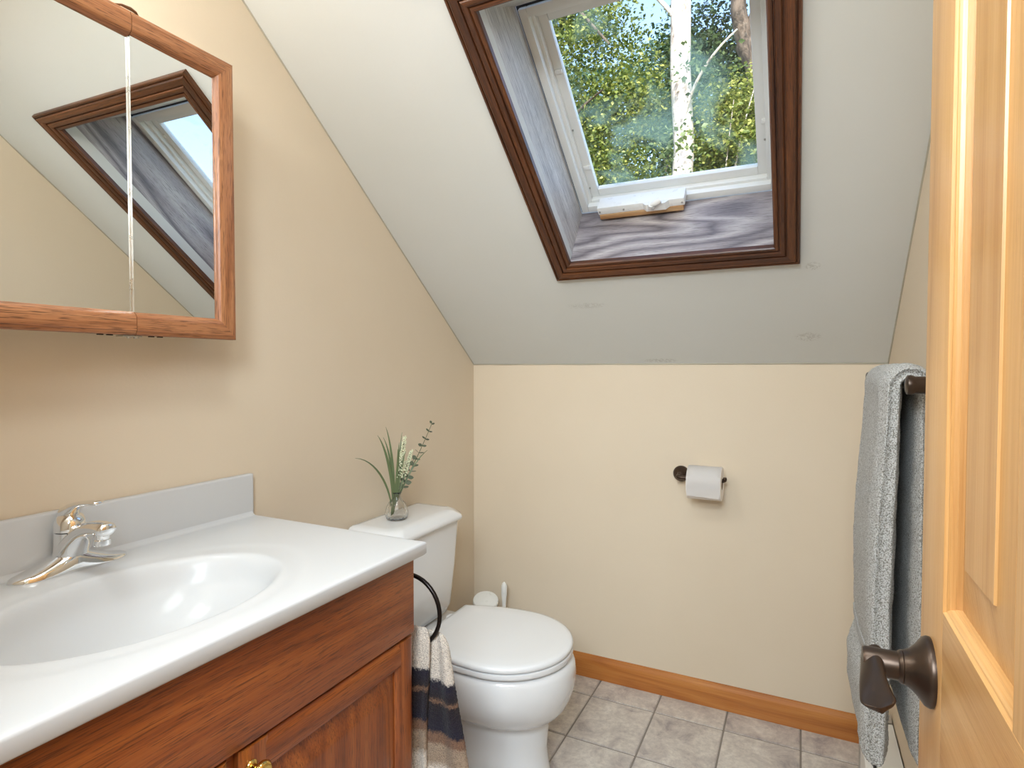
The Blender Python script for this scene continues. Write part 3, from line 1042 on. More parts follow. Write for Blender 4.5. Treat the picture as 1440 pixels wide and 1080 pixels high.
# view-independent bouquet: stems cross in the neck
sp = thing('flower_sprigs', 'artificial bunch of grass blades, cream flower spikes and leafy sprig in the glass vase', 'flowers', P(0, 0, .012))
def blade(base, c1, c2, tip, w=.0045):
    pts = bez(base, c1, c2, tip, 14)
    bm = bmesh.new()
    rings = []
    for i, p in enumerate(pts):
        t = i / 14
        ww = w * (0.15 + 1.2 * math.sin(min(1, t * 1.5) * PI / 2)) * (1 - t ** 2.2) + .0004
        tan = (pts[min(i + 1, 14)] - pts[max(i - 1, 0)]).normalized()
        side = tan.cross(Vector((0.5, -0.85, 0.1))).normalized()
        nr = side.cross(tan)
        rings.append([p + side * ww + nr * ww * .25, p + nr * .0007, p - side * ww + nr * ww * .25, p - nr * .0007])
    loft(bm, rings)
    return bm
nk = P(.002, .002, .088)
bot = P(-.012, -.008, .016)
ends = [((-.05, -.150, .135), (-.04, -.08, .20), .0030), ((-.03, -.065, .20), (-.015, -.03, .10), .0045), ((-.02, -.035, .225), (0, -.02, .1), .0038), ((-.035, -.03, .19), (0, 0, .12), .0036),
        ((.05, .105, .135), (.03, .04, .08), .0028), ((.03, .055, .11), (.01, .02, .05), .0028), ((.0, .01, .17), (0, 0, .09), .0038), ((.01, -.01, .15), (0.005, -.005, .08), .0038),
        ((-.01, .040, .20), (0, .01, .1), .0034), ((.02, .02, .14), (.01, .01, .09), .0034)]
for (e, m, w) in ends:
    tip = nk + Vector(e)
    obj('grass_blade', blade(bot + Vector((random.uniform(-.004, .004),) * 3), nk + Vector((e[0] * .10, e[1] * .10, .004)), nk + Vector((e[0] * .45 + m[0] * .1, e[1] * .45, max(e[2] * .75, m[2] * .62))), tip, w), M['leafdark'], sp, smooth=70)
for e in ((.008, .030, .185), (.020, .052, .135), (.002, .020, .13)):
    tip = nk + Vector(e)
    bm = bmesh.new()
    tube(bm, bez(bot, nk, nk + Vector(e) * .4, tip, 10), .0013, 6)
    f = obj('flower_stem', bm, M['stemg'], sp, smooth=70)
    bm = bmesh.new()
    for kx in range(90):
        t = kx / 89
        p = nk + Vector(e) * (0.42 + 0.6 * t)
        a = kx * 2.4
        r = .0125 * (1 - t * .6) * random.uniform(.6, 1)
        q = p + Vector((math.cos(a) * r, math.sin(a) * r, random.uniform(-.002, .002)))
        bmesh.ops.create_icosphere(bm, subdivisions=1, radius=random.uniform(.0022, .0036), matrix=Matrix.Translation(q))
    obj('bloom', bm, M['bloom'], f, smooth=70, kind='stuff')
# leafy sprig leaning to the back
e = Vector((.048, .135, .225))
bm = bmesh.new()
spine = bez(bot, nk, nk + Vector((.03, .05, .08)), nk + e, 16)
tube(bm, spine, [.0014] * 12 + [.0010] * 5, 6)
sg = obj('sprig_stem', bm, M['stemg'], sp, smooth=70)
for i in range(6, 17):
    p = spine[i]
    t = (i - 6) / 10
    for s in (-1, 1):
        L = .024 * (1 - .5 * t)
        tan = (spine[min(i + 1, 16)] - spine[i - 1]).normalized()
        sd = tan.cross(Vector((.8, -.3, .5))).normalized() * s
        dr = (sd + tan * .5 + Vector((random.uniform(-.4, .4), random.uniform(-.4, .4), random.uniform(-.3, .2)))).normalized()
        wd_ = dr.cross(Vector((random.uniform(-1, 1), random.uniform(-1, 1), 1))).normalized() * L * .42
        nn = dr.cross(wd_).normalized() * .0006
        bm = bmesh.new()
        up_, lo_ = [], []
        outl = [(0, 0), (.25, .8), (.55, 1), (.85, .6), (1, 0), (.85, -.6), (.55, -1), (.25, -.8)]
        loft(bm, [[p + dr * L * a + wd_ * b + nn for a, b in outl], [p + dr * L * a + wd_ * b - nn for a, b in outl]])
        obj('leaf', bm, M['leafgreen'], sg)

# ------------------------------------------------------------------ toilet brush in the corner
TB = Vector((0.118, -0.105, 0))
tb = thing('toilet_brush_holder', 'white round lidded canister on the floor in the corner behind the toilet', 'brush holder', TB)
bm = bmesh.new()
lathe(bm, [(.046, 0), (.050, .004), (.050, .02), (.047, .15), (.050, .262)], TB, 32)
obj('canister', bm, M['whiteplastic'], tb, smooth=50)
bm = bmesh.new()
lathe(bm, [(.052, .262), (.0545, .265), (.0545, .276), (.052, .281), (.030, .286), (.001, .288)], TB, 32)
tiltm = Matrix.Translation(TB + Vector((0, 0, .262))) @ Matrix.Rotation(R(20), 4, Vector((2.17, 1.19, 0)).normalized()) @ Matrix.Translation(-TB - Vector((0, 0, .258)))
bmesh.ops.transform(bm, matrix=tiltm, verts=bm.verts)
obj('lid', bm, M['whiteplastic'], tb, smooth=50)
TP = Vector((0.196, -0.085, 0))
tb2 = thing('toilet_brush', 'slim white brush handle standing upright beside the round white canister', 'brush', TP)
bm = bmesh.new()
lathe(bm, [(.020, 0), (.024, .01), (.024, .07), (.014, .085)], TP, 20)
obj('brush_head', bm, M['whiteplastic'], tb2, smooth=50)
bm = bmesh.new()
tube(bm, [TP + Vector((0, 0, z)) for z in (.08, .16, .24, .28, .315, .345, .357, .363)], [.006, .006, .007, .009, .0125, .0125, .008, .001], 16)
obj('handle', bm, M['whiteplastic'], tb2, smooth=60)

# ------------------------------------------------------------------ toilet paper
PA = Vector((0.0, -0.076, 0.866))
ph = thing('toilet_paper_holder', 'dark bronze toilet paper holder with round flange on the back wall', 'paper holder', (0.910, 0, .868))
bm = bmesh.new()
lathe(bm, [(.030, .0), (.0305, -.004), (.028, -.010), (.022, -.017), (.014, -.022), (.0105, -.026), (.0095, -.050)], (.910, 0, .868), 28, 'y')
obj('flange', bm, M['bronze'], ph, smooth=50)
bm = bmesh.new()
tube(bm, bez((.910, -.046, .868), (.910, -.080, .868), (.905, -.076, .866), (.940, -.076, .866), 8) + [Vector((1.070, -.076, .866)), Vector((1.0735, -.077, .868)), Vector((1.075, -.078, .873)), Vector((1.075, -.078, .879))],
     [.0085] * 9 + [.0075, .0075, .007, .005], 14)
obj('arm', bm, M['bronze'], ph, smooth=60)
tp = thing('toilet_paper_roll', 'white toilet paper roll with loose front sheet on the bronze holder', 'toilet paper', (1.005, -.076, .866))
RX0, RX1, RR = .949, 1.066, .0600
def annulus(bm, x0, x1, ro, ri, n=56):
    pr = [(ri, x0), (ri, x1), (ro - .001, x1), (ro, x1 - .001), (ro, x0 + .001), (ro - .001, x0)]
    rings = []
    for i in range(n):
        a = 2 * PI * i / n
        rings.append([Vector((x, -.076 + r * math.cos(a), .866 - .012 + r * math.sin(a))) for r, x in pr])
    rings.append(rings[0])
    loft(bm, rings, False, False)
    bmesh.ops.remove_doubles(bm, verts=bm.verts, dist=1e-6)
bm = bmesh.new(); annulus(bm, RX0, RX1, RR, .0215)
obj('roll', bm, M['paper'], tp, smooth=35)
bm = bmesh.new(); annulus(bm, RX0 + .0005, RX1 - .0005, .0215, .0202)
obj('cardboard_tube', bm, M['card'], tp, smooth=35)
bm = bmesh.new()
rings = []
cz = .854
for i in range(30):
    if i < 12:
        a = PI / 2 + (PI / 2) * i / 11
        y, z = -.076 + (RR + .0012) * math.cos(a), cz + (RR + .0012) * math.sin(a)
    else:
        t = (i - 11) / 18
        y, z = -.076 - (RR + .0012) + .004 * t * t, cz - t * .040
    w0 = RX0 + .001 + .002 * (i / 30)
    w1 = RX1 - .001 - .004 * max(0, (i - 12) / 18)
    zz = z
    row = [Vector((w0 + (w1 - w0) * k / 6, y + .0006 * math.sin(k + i * .4), zz - (.0035 * k / 6 if i > 20 else 0))) for k in range(7)]
    rings.append(row)
vr = loft(bm, rings, False, False, closed=False)
bmesh.ops.solidify(bm, geom=bm.faces[:], thickness=.0006)
obj('loose_sheet', bm, M['paper'], tp, smooth=60)

# ------------------------------------------------------------------ towel ring on the vanity side, striped hand towel
RY = -1.146
tr = thing('towel_ring', 'black metal towel ring mounted on the side of the oak vanity', 'towel ring', (.485, VY1, .755))
bm = bmesh.new()
RCX, RCZ, RRR = .487, .696, .084
pts = [Vector((RCX + RRR * math.sin(2 * PI * i / 40), RY, RCZ + RRR * math.cos(2 * PI * i / 40))) for i in range(41)]
tube(bm, pts, .0052, 12)
obj('ring', bm, M['blackm'], tr, smooth=70)
bm = bmesh.new()
lathe(bm, [(.024, .0005), (.024, .006), (.012, .012), (.009, .030), (.011, .046), (.011, .058), (.001, .060)], (RCX, VY1, RCZ + RRR - .003), 24, 'y')
obj('mount', bm, M['blackm'], tr, smooth=50)

def cloth_fuzz(bm, amp, sc):
    for v in bm.verts:
        n_ = noise.noise_vector(v.co * sc) * amp
        v.co += n_

# hand towel: two hanging legs gathered through the ring (front leg and rear leg) with vertical folds
ht = thing('hand_towel', 'brown, black and cream striped terry hand towel hanging from the black ring', 'towel', (RCX, RY, .63))
def hang(y0, xa_top, xb_top, xa_bot, xb_bot, z0, z1, thick, ph):
    bm = bmesh.new()
    rings = []
    N = 150; Mw = 40
    for i in range(N + 1):
        t = i / N
        z = z0 + (z1 - z0) * t
        e = t ** .8
        xa = xa_top + (xa_bot - xa_top) * e
        xb = xb_top + (xb_bot - xb_top) * e
        th_ = thick * (0.8 + .5 * min(1, t * 4))
        top_ = max(0, 1 - t / .07)
        th_ *= math.sqrt(max(.03, 1 - top_ ** 2))
        inset = .010 * top_ ** 2
        ring = []
        for s in (1, -1):
            for k in range(Mw + 1):
                u = k / Mw if s == 1 else 1 - k / Mw
                x = xa + inset + (xb - xa - 2 * inset) * u
                rip = .006 * math.sin(u * 9 + ph) * min(1, t * 3 + .2) + .002 * math.sin(u * 21 + 2 * ph + t * 3)
                edge = math.sqrt(max(0, 1 - (2 * u - 1) ** 4))
                ring.append(Vector((x + .002 * math.sin(t * 9 + ph), y0 + rip + s * th_ * .5 * edge, z + .006 * math.sin(u * 5 + ph) * min(1, t * 5))))
        rings.append(ring)
    loft(bm, rings)
    bmesh.ops.remove_doubles(bm, verts=bm.verts, dist=1e-5)
    cloth_fuzz(bm, .0015, 330)
    return bm
obj('front_fold', hang(RY - .015, .448, .5525, .440, .5395, .668, .20, .024, .4), M['stripe'], ht, smooth=180)
obj('rear_fold', hang(RY + .013, .495, .578, .455, .668, .650, .17, .026, 2.2), M['stripe2'], ht, smooth=180)

# ------------------------------------------------------------------ towel bar on the right wall
BX, BZ = 1.489, 1.240
BYN, BYF = -1.062, -0.375
bar = thing('towel_bar', 'dark bronze towel bar with two round posts on the right wall', 'towel rail', (W, -.72, BZ))
bm = bmesh.new()
tube(bm, [(BX, BYN, BZ), (BX, BYF, BZ)], .0085, 14)
obj('rod', bm, M['bronze'], bar, smooth=50)
for y in (BYN, BYF):
    bm = bmesh.new()
    lathe(bm, [(.001, -.0965), (.012, -.096), (.0165, -.0935), (.0175, -.089), (.0165, -.085), (.0150, -.082), (.0150, -.040), (.0165, -.026), (.022, -.014), (.027, -.007), (.028, 0)], (W, y, BZ), 28, 'x')
    obj('post', bm, M['bronze'], bar, smooth=45)

# grey bath towel: one folded thick strip swept over the bar
bt = thing('bath_towel', 'thick folded grey terry bath towel over the bronze bar on the right wall', 'towel', (BX, -.8, BZ))
def towel_path():
    pts = []        # (x, z, half thickness, y near, y far)
    def ys_(z, front):
        dz = BZ - z
        if front:
            yn = -1.016 + .050 * min(1, max(0, dz) * 2.2)
            yf = -.640 + .050 * min(1, max(0, dz) * 1.6)
            if z < .668:
                b_ = min(1, (.668 - z) / .05); b_ = b_ * b_ * (3 - 2 * b_)
                yn -= .030 * b_; yf += .0 * b_
            return yn, yf
        return -1.010 + .02 * min(1, max(0, dz)), -.640
    zb, zt = .518, BZ - .004
    for i in range(150):
        t = i / 149
        z = zb + (zt - zb) * t
        dz = BZ - z
        h = .0195 + .0025 * math.sin(z * 9) + .003 * min(1, dz)
        x = BX - .0085 - h - .002 * min(1, dz * 2)
        if z < .668:
            b_ = min(1, (.668 - z) / .06); b_ = b_ * b_ * (3 - 2 * b_)
            h += .006 * b_; x -= .012 * b_
        low = max(0, 1 - (z - zb) / .022)
        h *= math.sqrt(max(.02, 1 - low ** 2.2))
        x += .001
        pts.append((x, z, h, *ys_(z, True), 0.0))
    h0 = pts[-1][2]
    xf = pts[-1][0]
    xb = BX + .027
    for i in range(1, 24):
        a = PI - PI * i / 24
        cx, rx = (xf + xb) / 2, (xb - xf) / 2
        pts.append((cx + rx * math.cos(a), zt + .0245 * math.sin(a), .0165, -1.016 + .003 * i / 24, -.640, a))
    zb2 = .535
    for i in range(130):
        t = i / 129
        z = zt + (zb2 - zt) * t
        low = max(0, 1 - (z - zb2) / .022)
        h = .0165 * math.sqrt(max(.02, 1 - low ** 2.2))
        pts.append((xb + .004 * min(1, (BZ - z) * 2), z, h, *ys_(z, False), 0.0))
    return pts
TPATH = towel_path()
def towel_ring_(i, grow=0.0, nn=72):
    x, z, h, yn, yf, a = TPATH[i]
    p0 = TPATH[max(0, i - 1)]; p1 = TPATH[min(len(TPATH) - 1, i + 1)]
    t = Vector((p1[0] - p0[0], 0, p1[1] - p0[1])).normalized()
    nrm = Vector((-t.z, 0, t.x))
    cy, hb = (yn + yf) / 2, (yf - yn) / 2
    ring = []
    for k in range(nn):
        tt = 2 * PI * k / nn
        c, s_ = math.cos(tt), math.sin(tt)
        ex = math.copysign(abs(c) ** (2 / 3.0), c)
        ey = math.copysign(abs(s_) ** (2 / 8.0), s_)
        yy = cy + (hb + grow) * ey
        off = (h + grow) * ex
        if c > 0:
            off += (.003 * math.sin((yy - yn) * 44 + .8 * math.sin(z * 3)) + .0015 * math.sin((yy - yn) * 95 + z * 2)) * min(1, abs(BZ - z) * 4 + .25)
        # folded layers seen at the near end
        if s_ < -.5:
            yy += .004 * math.cos(c * 9)
        ring.append(Vector((x, yy, z)) + nrm * off)
    return ring
bm = bmesh.new()
loft(bm, [towel_ring_(i) for i in range(len(TPATH))])
bmesh.ops.subdivide_edges(bm, edges=[e for e in bm.edges if e.calc_length() > .009], cuts=1, use_grid_fill=True)
cloth_fuzz(bm, .0012, 350)
cloth_fuzz(bm, .002, 26)
obj('folded_cloth', bm, M['terry'], bt, smooth=180)
bm = bmesh.new()
ids = [i for i in range(150) if .668 < TPATH[i][1] < .700]
loft(bm, [towel_ring_(i, .0012 + (.0008 if i % 2 else 0)) for i in ids])
obj('border_band', bm, M['terry_band'], bt, smooth=60, label='flat woven border of the grey towel')

# ------------------------------------------------------------------ electric baseboard heater under the towel
HX = 1.487
he = thing('baseboard_heater', 'white electric baseboard heater with grey end cap on the floor under the grey towel', 'heater', (1.53, -.9, 0))
HY1, HY0 = -.205, -1.62
pr = [(W - .004, .0), (HX + .010, .0), (HX, .012), (HX, .175), (HX + .022, .215), (W - .004, .220)]
bm = bmesh.new(); prism(bm, pr, lambda u, v, w: Vector((u, w, v)), HY1 - .045, HY1)
obj('end_cap', bm, M['greymetal'], he)
bm = bmesh.new(); prism(bm, pr, lambda u, v, w: Vector((u, w, v)), HY0, HY0 + .045)
obj('end_cap', bm, M['greymetal'], he)
bm = bmesh.new(); prism(bm, [(W - .004, .008), (HX + .016, .008), (HX + .016, .20), (W - .004, .205)], lambda u, v, w: Vector((u, w, v)), HY0 + .045, HY1 - .045)
obj('housing', bm, plain('heater_inside', srgb(40, 38, 36), .7), he)
bm = bmesh.new(); prism(bm, [(HX, .050), (HX + .004, .048), (HX + .004, .160), (HX + .020, .178), (HX + .018, .182), (HX, .164)], lambda u, v, w: Vector((u, w, v)), HY0 + .05, HY1 - .055)
obj('front_panel', bm, M['whitemetal'], he)
bm = bmesh.new(); prism(bm, [(W - .004, .206), (HX + .020, .203), (HX + .022, .214), (W - .004, .220)], lambda u, v, w: Vector((u, w, v)), HY0 + .05, HY1 - .055)
obj('top_panel', bm, M['whitemetal'], he)

# ------------------------------------------------------------------ the open pine door on the right
XD = 1.440
DY1, DY0 = -1.465, -2.176
dr = setting('door_1', (XD + .018, DY0, 0))
STW = .110
th_d = .035
cols = [(DY0 + STW, (DY0 + DY1) / 2 - .037), ((DY0 + DY1) / 2 + .037, DY1 - STW)]
cols = [(DY0 + STW, DY0 + STW + .211), (DY1 - STW - .211, DY1 - STW)]
rails = [(.012, .235), (.83, 1.030), (1.62, 1.72), (1.925, 2.035)]
for y0, y1 in ((DY1 - STW, DY1), (DY0, DY0 + STW)):
    obj('stile', bx(XD, XD + th_d, y0, y1, .012, 2.035, .0022), M['pine'], dr, grain=(0, 0, 1), smooth=40)
rails = [(.012, .235), (.83, 1.030), (1.925, 2.035)]
for z0, z1 in rails:
    obj('rail', bx(XD + .0003, XD + th_d - .0003, DY0 + STW, DY1 - STW, z0, z1, .0005), M['pine'], dr, grain=(0, 1, 0))
obj('mullion', bx(XD + .0004, XD + th_d - .0004, cols[0][1], cols[1][0], .235, .83, .0005), M['pine'], dr, grain=(0, 0, 1))
obj('mullion', bx(XD + .0004, XD + th_d - .0004, cols[0][1], cols[1][0], 1.03, 1.925, .0005), M['pine'], dr, grain=(0, 0, 1))
for (y0, y1) in cols:
    for (z0, z1) in ((.235, .83), (1.03, 1.925)):
        bm = bmesh.new()
        rings = []
        # raised field on both faces; sticking moulding is a separate frame
        for (d, x) in ((.0, .0175), (.004, .0175), (.007, .0150), (.062, .0060), (.0625, .0040), (.080, .0040)):
            rings.append([Vector((XD + x, y0 + d, z0 + d)), Vector((XD + x, y1 - d, z0 + d)), Vector((XD + x, y1 - d, z1 - d)), Vector((XD + x, y0 + d, z1 - d))])
        loft(bm, rings, False, True)
        rings = [[Vector((2 * XD + th_d - p.x, p.y, p.z)) for p in r_] for r_ in rings]
        loft(bm, rings, False, True)
        pn = obj('panel', bm, M['pine'], dr, grain=(0, 0, 1), smooth=15)
        # ogee sticking
        sprof = [(0, .0004), (.0012, .0032), (.0028, .0036), (.0048, .0056), (.0056, .0092), (.0064, .0098), (.0068, .0150), (0, .0165)]
        for q in range(4):
            bm = bmesh.new()
            r0, r1 = [], []
            for u, x in sprof:
                for sgn, rr in ((0, r0), (1, r1)):
                    pass
                if q == 0:
                    a, b_ = (y0 + u, z0 + u), (y1 - u, z0 + u)
                elif q == 1:
                    a, b_ = (y0 + u, z1 - u), (y1 - u, z1 - u)
                elif q == 2:
                    a, b_ = (y0 + u, z0 + u), (y0 + u, z1 - u)
                else:
                    a, b_ = (y1 - u, z0 + u), (y1 - u, z1 - u)
                r0.append(Vector((XD + x, *a))); r1.append(Vector((XD + x, *b_)))
            loft(bm, [r0, r1])
            obj('moulding', bm, M['pine'], pn, grain=((0, 1, 0) if q < 2 else (0, 0, 1)), smooth=25)
# lever handle, both sides
HYc, HZc = -1.5265, .9475
for sgn, xf in ((-1, XD), (1, XD + th_d)):
    bm = bmesh.new()
    k_ = sgn if sgn < 0 else .5 * sgn
    lathe(bm, [(.0355, 0), (.036, k_ * .003), (.034, k_ * .007), (.026, k_ * .013), (.020, k_ * .019), (.0175, k_ * .025)], (xf, HYc, HZc), 40, 'x')
    hs = obj('door_handle', bm, M['bronze'], dr, smooth=50)
    if sgn < 0:
        bm = bmesh.new()
        lathe(bm, [(.0165, -.024), (.0175, -.026), (.0165, -.0285), (.0148, -.030), (.0148, -.060), (.0135, -.0625), (.001, -.063)], (xf, HYc, HZc), 32, 'x')
        obj('neck', bm, M['bronze'], hs, smooth=45)
        bm = bmesh.new()
        # paddle shaped lever: starts as the cut end of the neck, widens and dishes towards the tip
        path = bez((xf - .052, HYc + .014, HZc + .001), (xf - .056, HYc - .025, HZc + .001), (xf - .058, HYc - .050, HZc - .006), (xf - .053, HYc - .080, HZc - .010), 22)
        n_ = len(path)
        rings = []
        for i, p in enumerate(path):
            t = i / (n_ - 1)
            tan = (path[min(i + 1, n_ - 1)] - path[max(i - 1, 0)]).normalized()
            ang = R(62) * (1 - t) ** 1.5 + R(14) * t       # blade turns from upright to lying
            out_ = Vector((-1, 0, 0)); up_v = Vector((0, 0, 1))
            wd = (-out_ * math.cos(ang) + up_v * math.sin(ang))
            wd = (wd - tan * wd.dot(tan)).normalized()
            nm_ = tan.cross(wd).normalized()
            if nm_.dot(Vector((-1, 0, 1))) < 0:
                nm_ = -nm_
            hw_ = (.0135 - .0015 * math.sin(t * PI * .8) + .0050 * t ** 2) * (1 if t < .84 else math.sqrt(max(.04, 1 - ((t - .84) / .16) ** 2.6)))
            tk_ = .0075 * (1 - t) + .0032
            if t < .05:
                tk_ *= .8
            ring = []
            for k in range(24):
                a_ = 2 * PI * k / 24
                dish = -.0035 * t * (1 - math.cos(a_) ** 2)
                ring.append(p + wd * hw_ * math.cos(a_) + nm_ * (tk_ * math.sin(a_) + dish))
            rings.append(ring)
        loft(bm, rings)
        obj('lever', bm, M['bronze'], hs, smooth=60)
# hinges on the jamb side
for z in (.25, 1.05, 1.80):
    bm = bmesh.new()
    lathe(bm, [(.006, z - .045), (.006, z + .045)], (XD + th_d + .006, DY0 - .004, 0), 12)
    obj('hinge', bm, M['bronze'], dr, smooth=50)
# door casing in the doorway, behind the camera
cs = setting('trim_1', (1.1, YF, 0))
for a in ((.70, .715, -.0, 2.10), (1.486, 1.499, 0, 2.10)):
    obj('jamb', bx(a[0] + .0005, a[1], YF - TW, YF, 0.0, 2.085), M['pine'], cs, grain=(0, 0, 1))
obj('jamb', bx(.7005, 1.499, YF - TW, YF, 2.085, 2.0995), M['pine'], cs, grain=(1, 0, 0))

# ------------------------------------------------------------------ vanity lamp and added ceiling fill (above and behind the view)
vl = thing('vanity_light', 'chrome vanity light bar with three frosted globes above the mirrored cabinet', 'light', (0, -1.95, 2.17))
obj('back_plate', bx(.0005, .02, -2.16, -1.74, 2.10, 2.20, .003), M['chrome'], vl)
for y in (-2.06, -1.95, -1.84):
    bm = bmesh.new()
    bmesh.ops.create_uvsphere(bm, u_segments=24, v_segments=16, radius=.04, matrix=Matrix.Translation((.065, y, 2.15)))
    obj('globe', bm, M['globe'], vl, smooth=180)
cl = thing('ceiling_fill_fixture', 'added round frosted glass fill light on the flat ceiling', 'light', (.95, -1.86, ZC))  # unseen fixture added to go with the soft ceiling fill
bm = bmesh.new()
lathe(bm, [(.15, 0), (.15, -.012)], (.95, -1.86, ZC), 40)
obj('base', bm, M['whitemetal'], cl, smooth=40)
bm = bmesh.new()
lathe(bm, [(.14, -.012), (.135, -.03), (.10, -.05), (.05, -.062), (.001, -.065)], (.95, -1.86, ZC), 40)
obj('glass_dome', bm, M['globe'], cl, smooth=60)

# ------------------------------------------------------------------ outdoors: lawn and trees beyond the roof
o = obj('lawn', bx(-60, 60, 2.0, 90, -3.3, -3.2), M['concrete']); o['kind'] = 'structure'

def leaf_cloud(blobs, count, size, seed, tone_bias=0.0):
    """blobs: (x,y,z,rx,ry,rz); returns vertex array, faces, tone per vertex. Folded four-point leaves."""
    g = np.random.default_rng(seed)
    B = np.array(blobs, float)
    wts = (B[:, 3] * B[:, 4] * B[:, 5]) ** .66
    # secondary clumps inside the blobs
    nc = max(20, count // 90)
    bi = g.choice(len(B), nc, p=wts / wts.sum())
    d = g.normal(size=(nc, 3)); d /= np.linalg.norm(d, axis=1)[:, None]
    cc = B[bi, :3] + d * B[bi, 3:] * (g.random((nc, 1)) ** (1 / 2.2))
    ci = g.integers(0, nc, count)
    c = cc[ci] + g.normal(size=(count, 3)) * np.array([.26, .26, .13])
    L = size * g.uniform(.6, 1.25, count)
    ax = g.normal(size=(count, 3)); ax[:, 2] *= .6; ax[:, 2] -= .25
    ax /= np.linalg.norm(ax, axis=1)[:, None]
    up_ = g.normal(size=(count, 3)) * .7 + np.array([0, -.25, 1.0])
    sd = np.cross(ax, up_); sd /= np.linalg.norm(sd, axis=1)[:, None]
    nr = np.cross(sd, ax)
    w = L * .34
    p0 = c
    p1 = c + ax * (L * .5)[:, None] + sd * w[:, None] + nr * (w * .35)[:, None]
    p2 = c + ax * L[:, None]
    p3 = c + ax * (L * .5)[:, None] - sd * w[:, None] + nr * (w * .35)[:, None]
    V = np.stack([p0, p1, p2, p3], 1).reshape(-1, 3)
    tone = np.clip(np.repeat(g.random(nc)[ci] * .45 + g.random(count) * .55 + tone_bias, 4), 0, 1)
    return V, tone
def leaves(name, blobs, count, size, seed, mat, parent, bias=0.0):
    V, tone = leaf_cloud(blobs, count, size, seed, bias)
    off = np.array(org(parent))
    me = bpy.data.meshes.new(name)
    nv = len(V); nf = nv // 2
    me.vertices.add(nv)
    me.vertices.foreach_set('co', (V - off).astype(np.float32).ravel())
    q = np.arange(nv).reshape(-1, 4)
    tri = np.concatenate([q[:, [0, 1, 2]], q[:, [0, 2, 3]]], 0)
    me.loops.add(nf * 3); me.loops.foreach_set('vertex_index', tri.ravel().astype(np.int32))
    me.polygons.add(nf)
    me.polygons.foreach_set('loop_start', (np.arange(nf) * 3).astype(np.int32))
    me.polygons.foreach_set('loop_total', np.full(nf, 3, np.int32))
    at = me.attributes.new('tone', 'FLOAT', 'POINT')
    at.data.foreach_set('value', tone.astype(np.float32))
    me.update(calc_edges=True)
    me.materials.append(mat)
    o = bpy.data.objects.new(name, me)
    COL.objects.link(o)
    o.parent = parent
    o['kind'] = 'stuff'
    return o

def branch(parent, pts, r0, r1, mat, name='branch'):
    bm = bmesh.new()
    n_ = 12
    pp = []
    pts = [Vector(p) for p in pts]
    seg = bez(*pts, n_) if len(pts) == 4 else pts
    seg = [p + Vector(noise.noise_vector(p * 1.3)) * (r0 * .9) for p in seg]
    m = len(seg)
    tube(bm, seg, [r0 + (r1 - r0) * i / (m - 1) for i in range(m)], 10)
    obj(name, bm, mat, parent, smooth=70)

# 1: pale trunk in the middle of the skylight view
t1 = thing('tree', 'tall tree with sunlit pale bare trunk in the middle of the skylight view', 'tree', (-.28, 6.6, -3.2), 'trees beyond the skylight')
branch(t1, [(-.22, 6.6, -3.3), (-.26, 6.6, 1), (-.36, 6.6, 5), (-.34, 6.7, 11)], .165, .135, M['bark_pale'], 'trunk')
branch(t1, [(-.33, 6.6, 4.6), (-.2, 6.4, 5.2), (.1, 6.3, 5.6), (.5, 6.2, 5.8)], .03, .012, M['bark_pale'])
branch(t1, [(-.30, 6.6, 6.2), (-.6, 6.5, 6.7), (-1.0, 6.4, 7.0), (-1.6, 6.2, 7.5)], .04, .012, M['bark_pale'])
leaves('foliage', [(-.3, 6.6, 10.4, 1.6, 1.4, 1.3), (-.15, 6.1, 3.6, .5, .4, .45), (-.45, 6.2, 4.35, .35, .3, .3), (-.1, 6.2, 5.3, .4, .3, .25)], 5200, .085, 11, M['leaf_b'], t1, .05)

t2 = thing('tree', 'yellow green leafy tree filling the left side of the skylight view', 'tree', (-3.2, 7.6, -3.2), 'trees beyond the skylight')
branch(t2, [(-3.2, 7.6, -3.3), (-3.1, 7.6, 0), (-3.3, 7.6, 3), (-2.9, 7.7, 6)], .20, .12, M['bark_dark'], 'trunk')
branch(t2, [(-3.3, 7.4, 8.9), (-2.4, 7.0, 8.0), (-2.0, 6.6, 6.9), (-1.3, 6.3, 6.1)], .05, .018, M['bark_dark'])
branch(t2, [(-2.3, 7.0, 7.9), (-1.8, 6.8, 7.3), (-1.6, 6.5, 7.1), (-1.1, 6.3, 7.0)], .025, .01, M['bark_dark'])
branch(t2, [(-3.1, 7.6, 4), (-2.6, 7.2, 5), (-2.2, 6.9, 5.4), (-1.5, 6.6, 5.6)], .06, .015, M['bark_dark'])
leaves('foliage', [(-3.0, 7.4, 5.2, 1.3, .9, 1.2), (-2.0, 7.2, 4.7, .9, .7, .8), (-2.4, 7.2, 3.8, 1.3, .8, .9), (-1.6, 7.0, 6.6, .9, .6, .5), (-1.2, 6.9, 4.1, .6, .5, .6),
                   (-2.6, 7.4, 7.6, 1.3, .8, .7), (-1.3, 7.1, 5.5, .8, .5, .5), (-3.6, 7.4, 6.4, 1.0, .8, 1.0)], 44000, .072, 12, M['leaf_a'], t2)

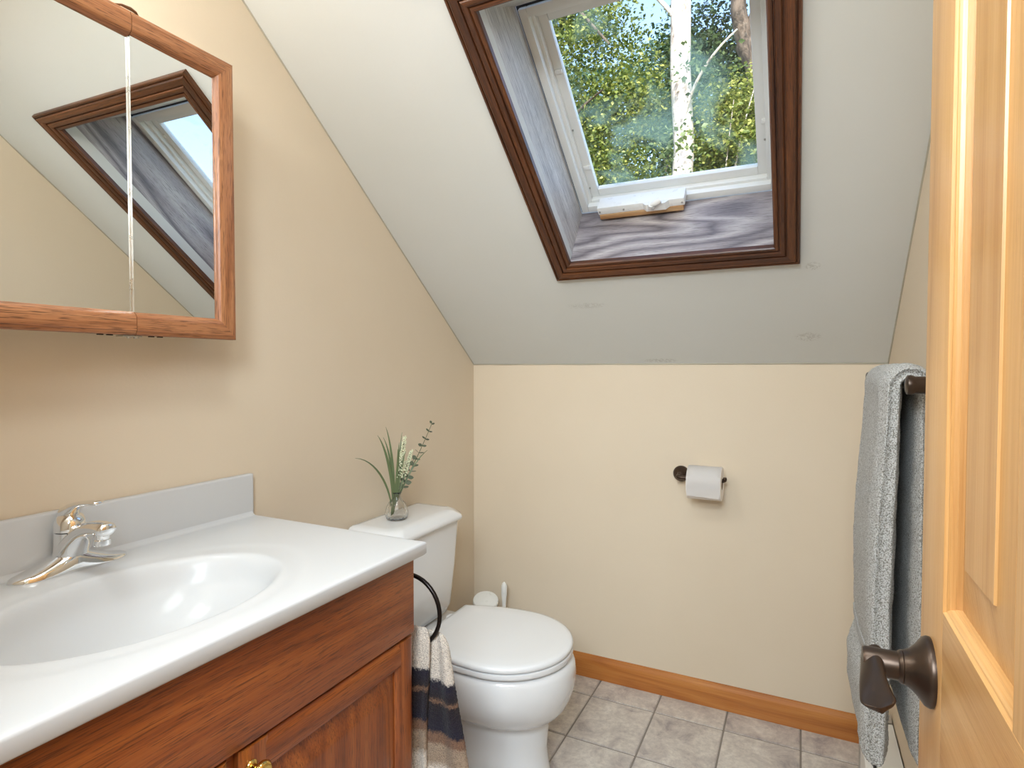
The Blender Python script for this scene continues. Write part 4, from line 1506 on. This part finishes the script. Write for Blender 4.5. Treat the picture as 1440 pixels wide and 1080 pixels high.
t3 = thing('tree', 'dark forked tree behind the sunlit leaves at the right of the skylight', 'tree', (.9, 9.6, -3.2), 'trees beyond the skylight')
branch(t3, [(.62, 9.6, -3.3), (.62, 9.6, 2), (.50, 9.6, 6), (.40, 9.6, 7.4)], .28, .20, M['bark_dark'], 'trunk')
branch(t3, [(.41, 9.6, 7.2), (.28, 9.6, 7.8), (.10, 9.6, 8.6), (-.2, 9.6, 10.5)], .17, .08, M['bark_dark'])
branch(t3, [(.41, 9.6, 7.2), (.55, 9.6, 7.9), (.75, 9.6, 8.8), (.9, 9.6, 10.5)], .15, .08, M['bark_dark'])
leaves('foliage', [(.0, 10.9, 7.2, 1.3, .7, 1.5), (1.4, 10.9, 7.2, 1.1, .7, 1.5), (.5, 10.6, 5.3, 1.5, .8, 1.2), (-.9, 10.8, 8.0, .9, .7, 1.0), (.6, 10.9, 9.6, 1.6, .8, .8), (-1.2, 10.8, 6.2, .8, .6, .8)],
       30000, .095, 13, M['leaf_b'], t3, -.1)

t4 = thing('tree', 'bushy sunlit tree low at the right of the skylight behind the pale trunk', 'tree', (.5, 7.2, -3.2), 'trees beyond the skylight')
branch(t4, [(.6, 7.2, -3.3), (.6, 7.2, 0), (.5, 7.2, 2), (.4, 7.2, 4)], .12, .05, M['bark_dark'], 'trunk')
branch(t4, [(.35, 7.0, 3.9), (.45, 6.9, 4.3), (.5, 6.8, 4.7), (.7, 6.7, 5.3)], .018, .006, M['bark_pale'])
branch(t4, [(.25, 7.0, 3.9), (.3, 6.9, 4.3), (.35, 6.8, 4.7), (.4, 6.7, 5.1)], .014, .005, M['bark_pale'])
leaves('foliage', [(.7, 7.2, 4.5, .8, .5, .5), (.2, 7.2, 3.6, .7, .5, .5), (1.0, 7.2, 3.5, .7, .5, .6), (.5, 7.3, 5.2, .55, .4, .35), (.1, 7.4, 4.6, .4, .4, .4)], 22000, .070, 14, M['leaf_a'], t4, .1)

t5 = thing('tree', 'distant bluish green tree showing between the nearer crowns', 'tree', (-2.5, 16, -3.2), 'trees beyond the skylight')
branch(t5, [(-2.5, 16, -3.3), (-2.5, 16, 2), (-2.4, 16, 6), (-2.5, 16, 10)], .3, .12, M['bark_dark'], 'trunk')
leaves('foliage', [(-3.5, 16, 6.0, 2.6, 1.2, 2.4), (-1.2, 16.3, 5.4, 2.4, 1.2, 2.2), (1.0, 16, 6.0, 2.4, 1.2, 2.4), (-2.2, 16, 9.6, 2.4, 1.2, 1.6), (-5.2, 16, 9, 2, 1.2, 2.2), (1.2, 16.2, 9.6, 2.0, 1.2, 1.3)], 64000, .16, 15, M['leaf_c'], t5)
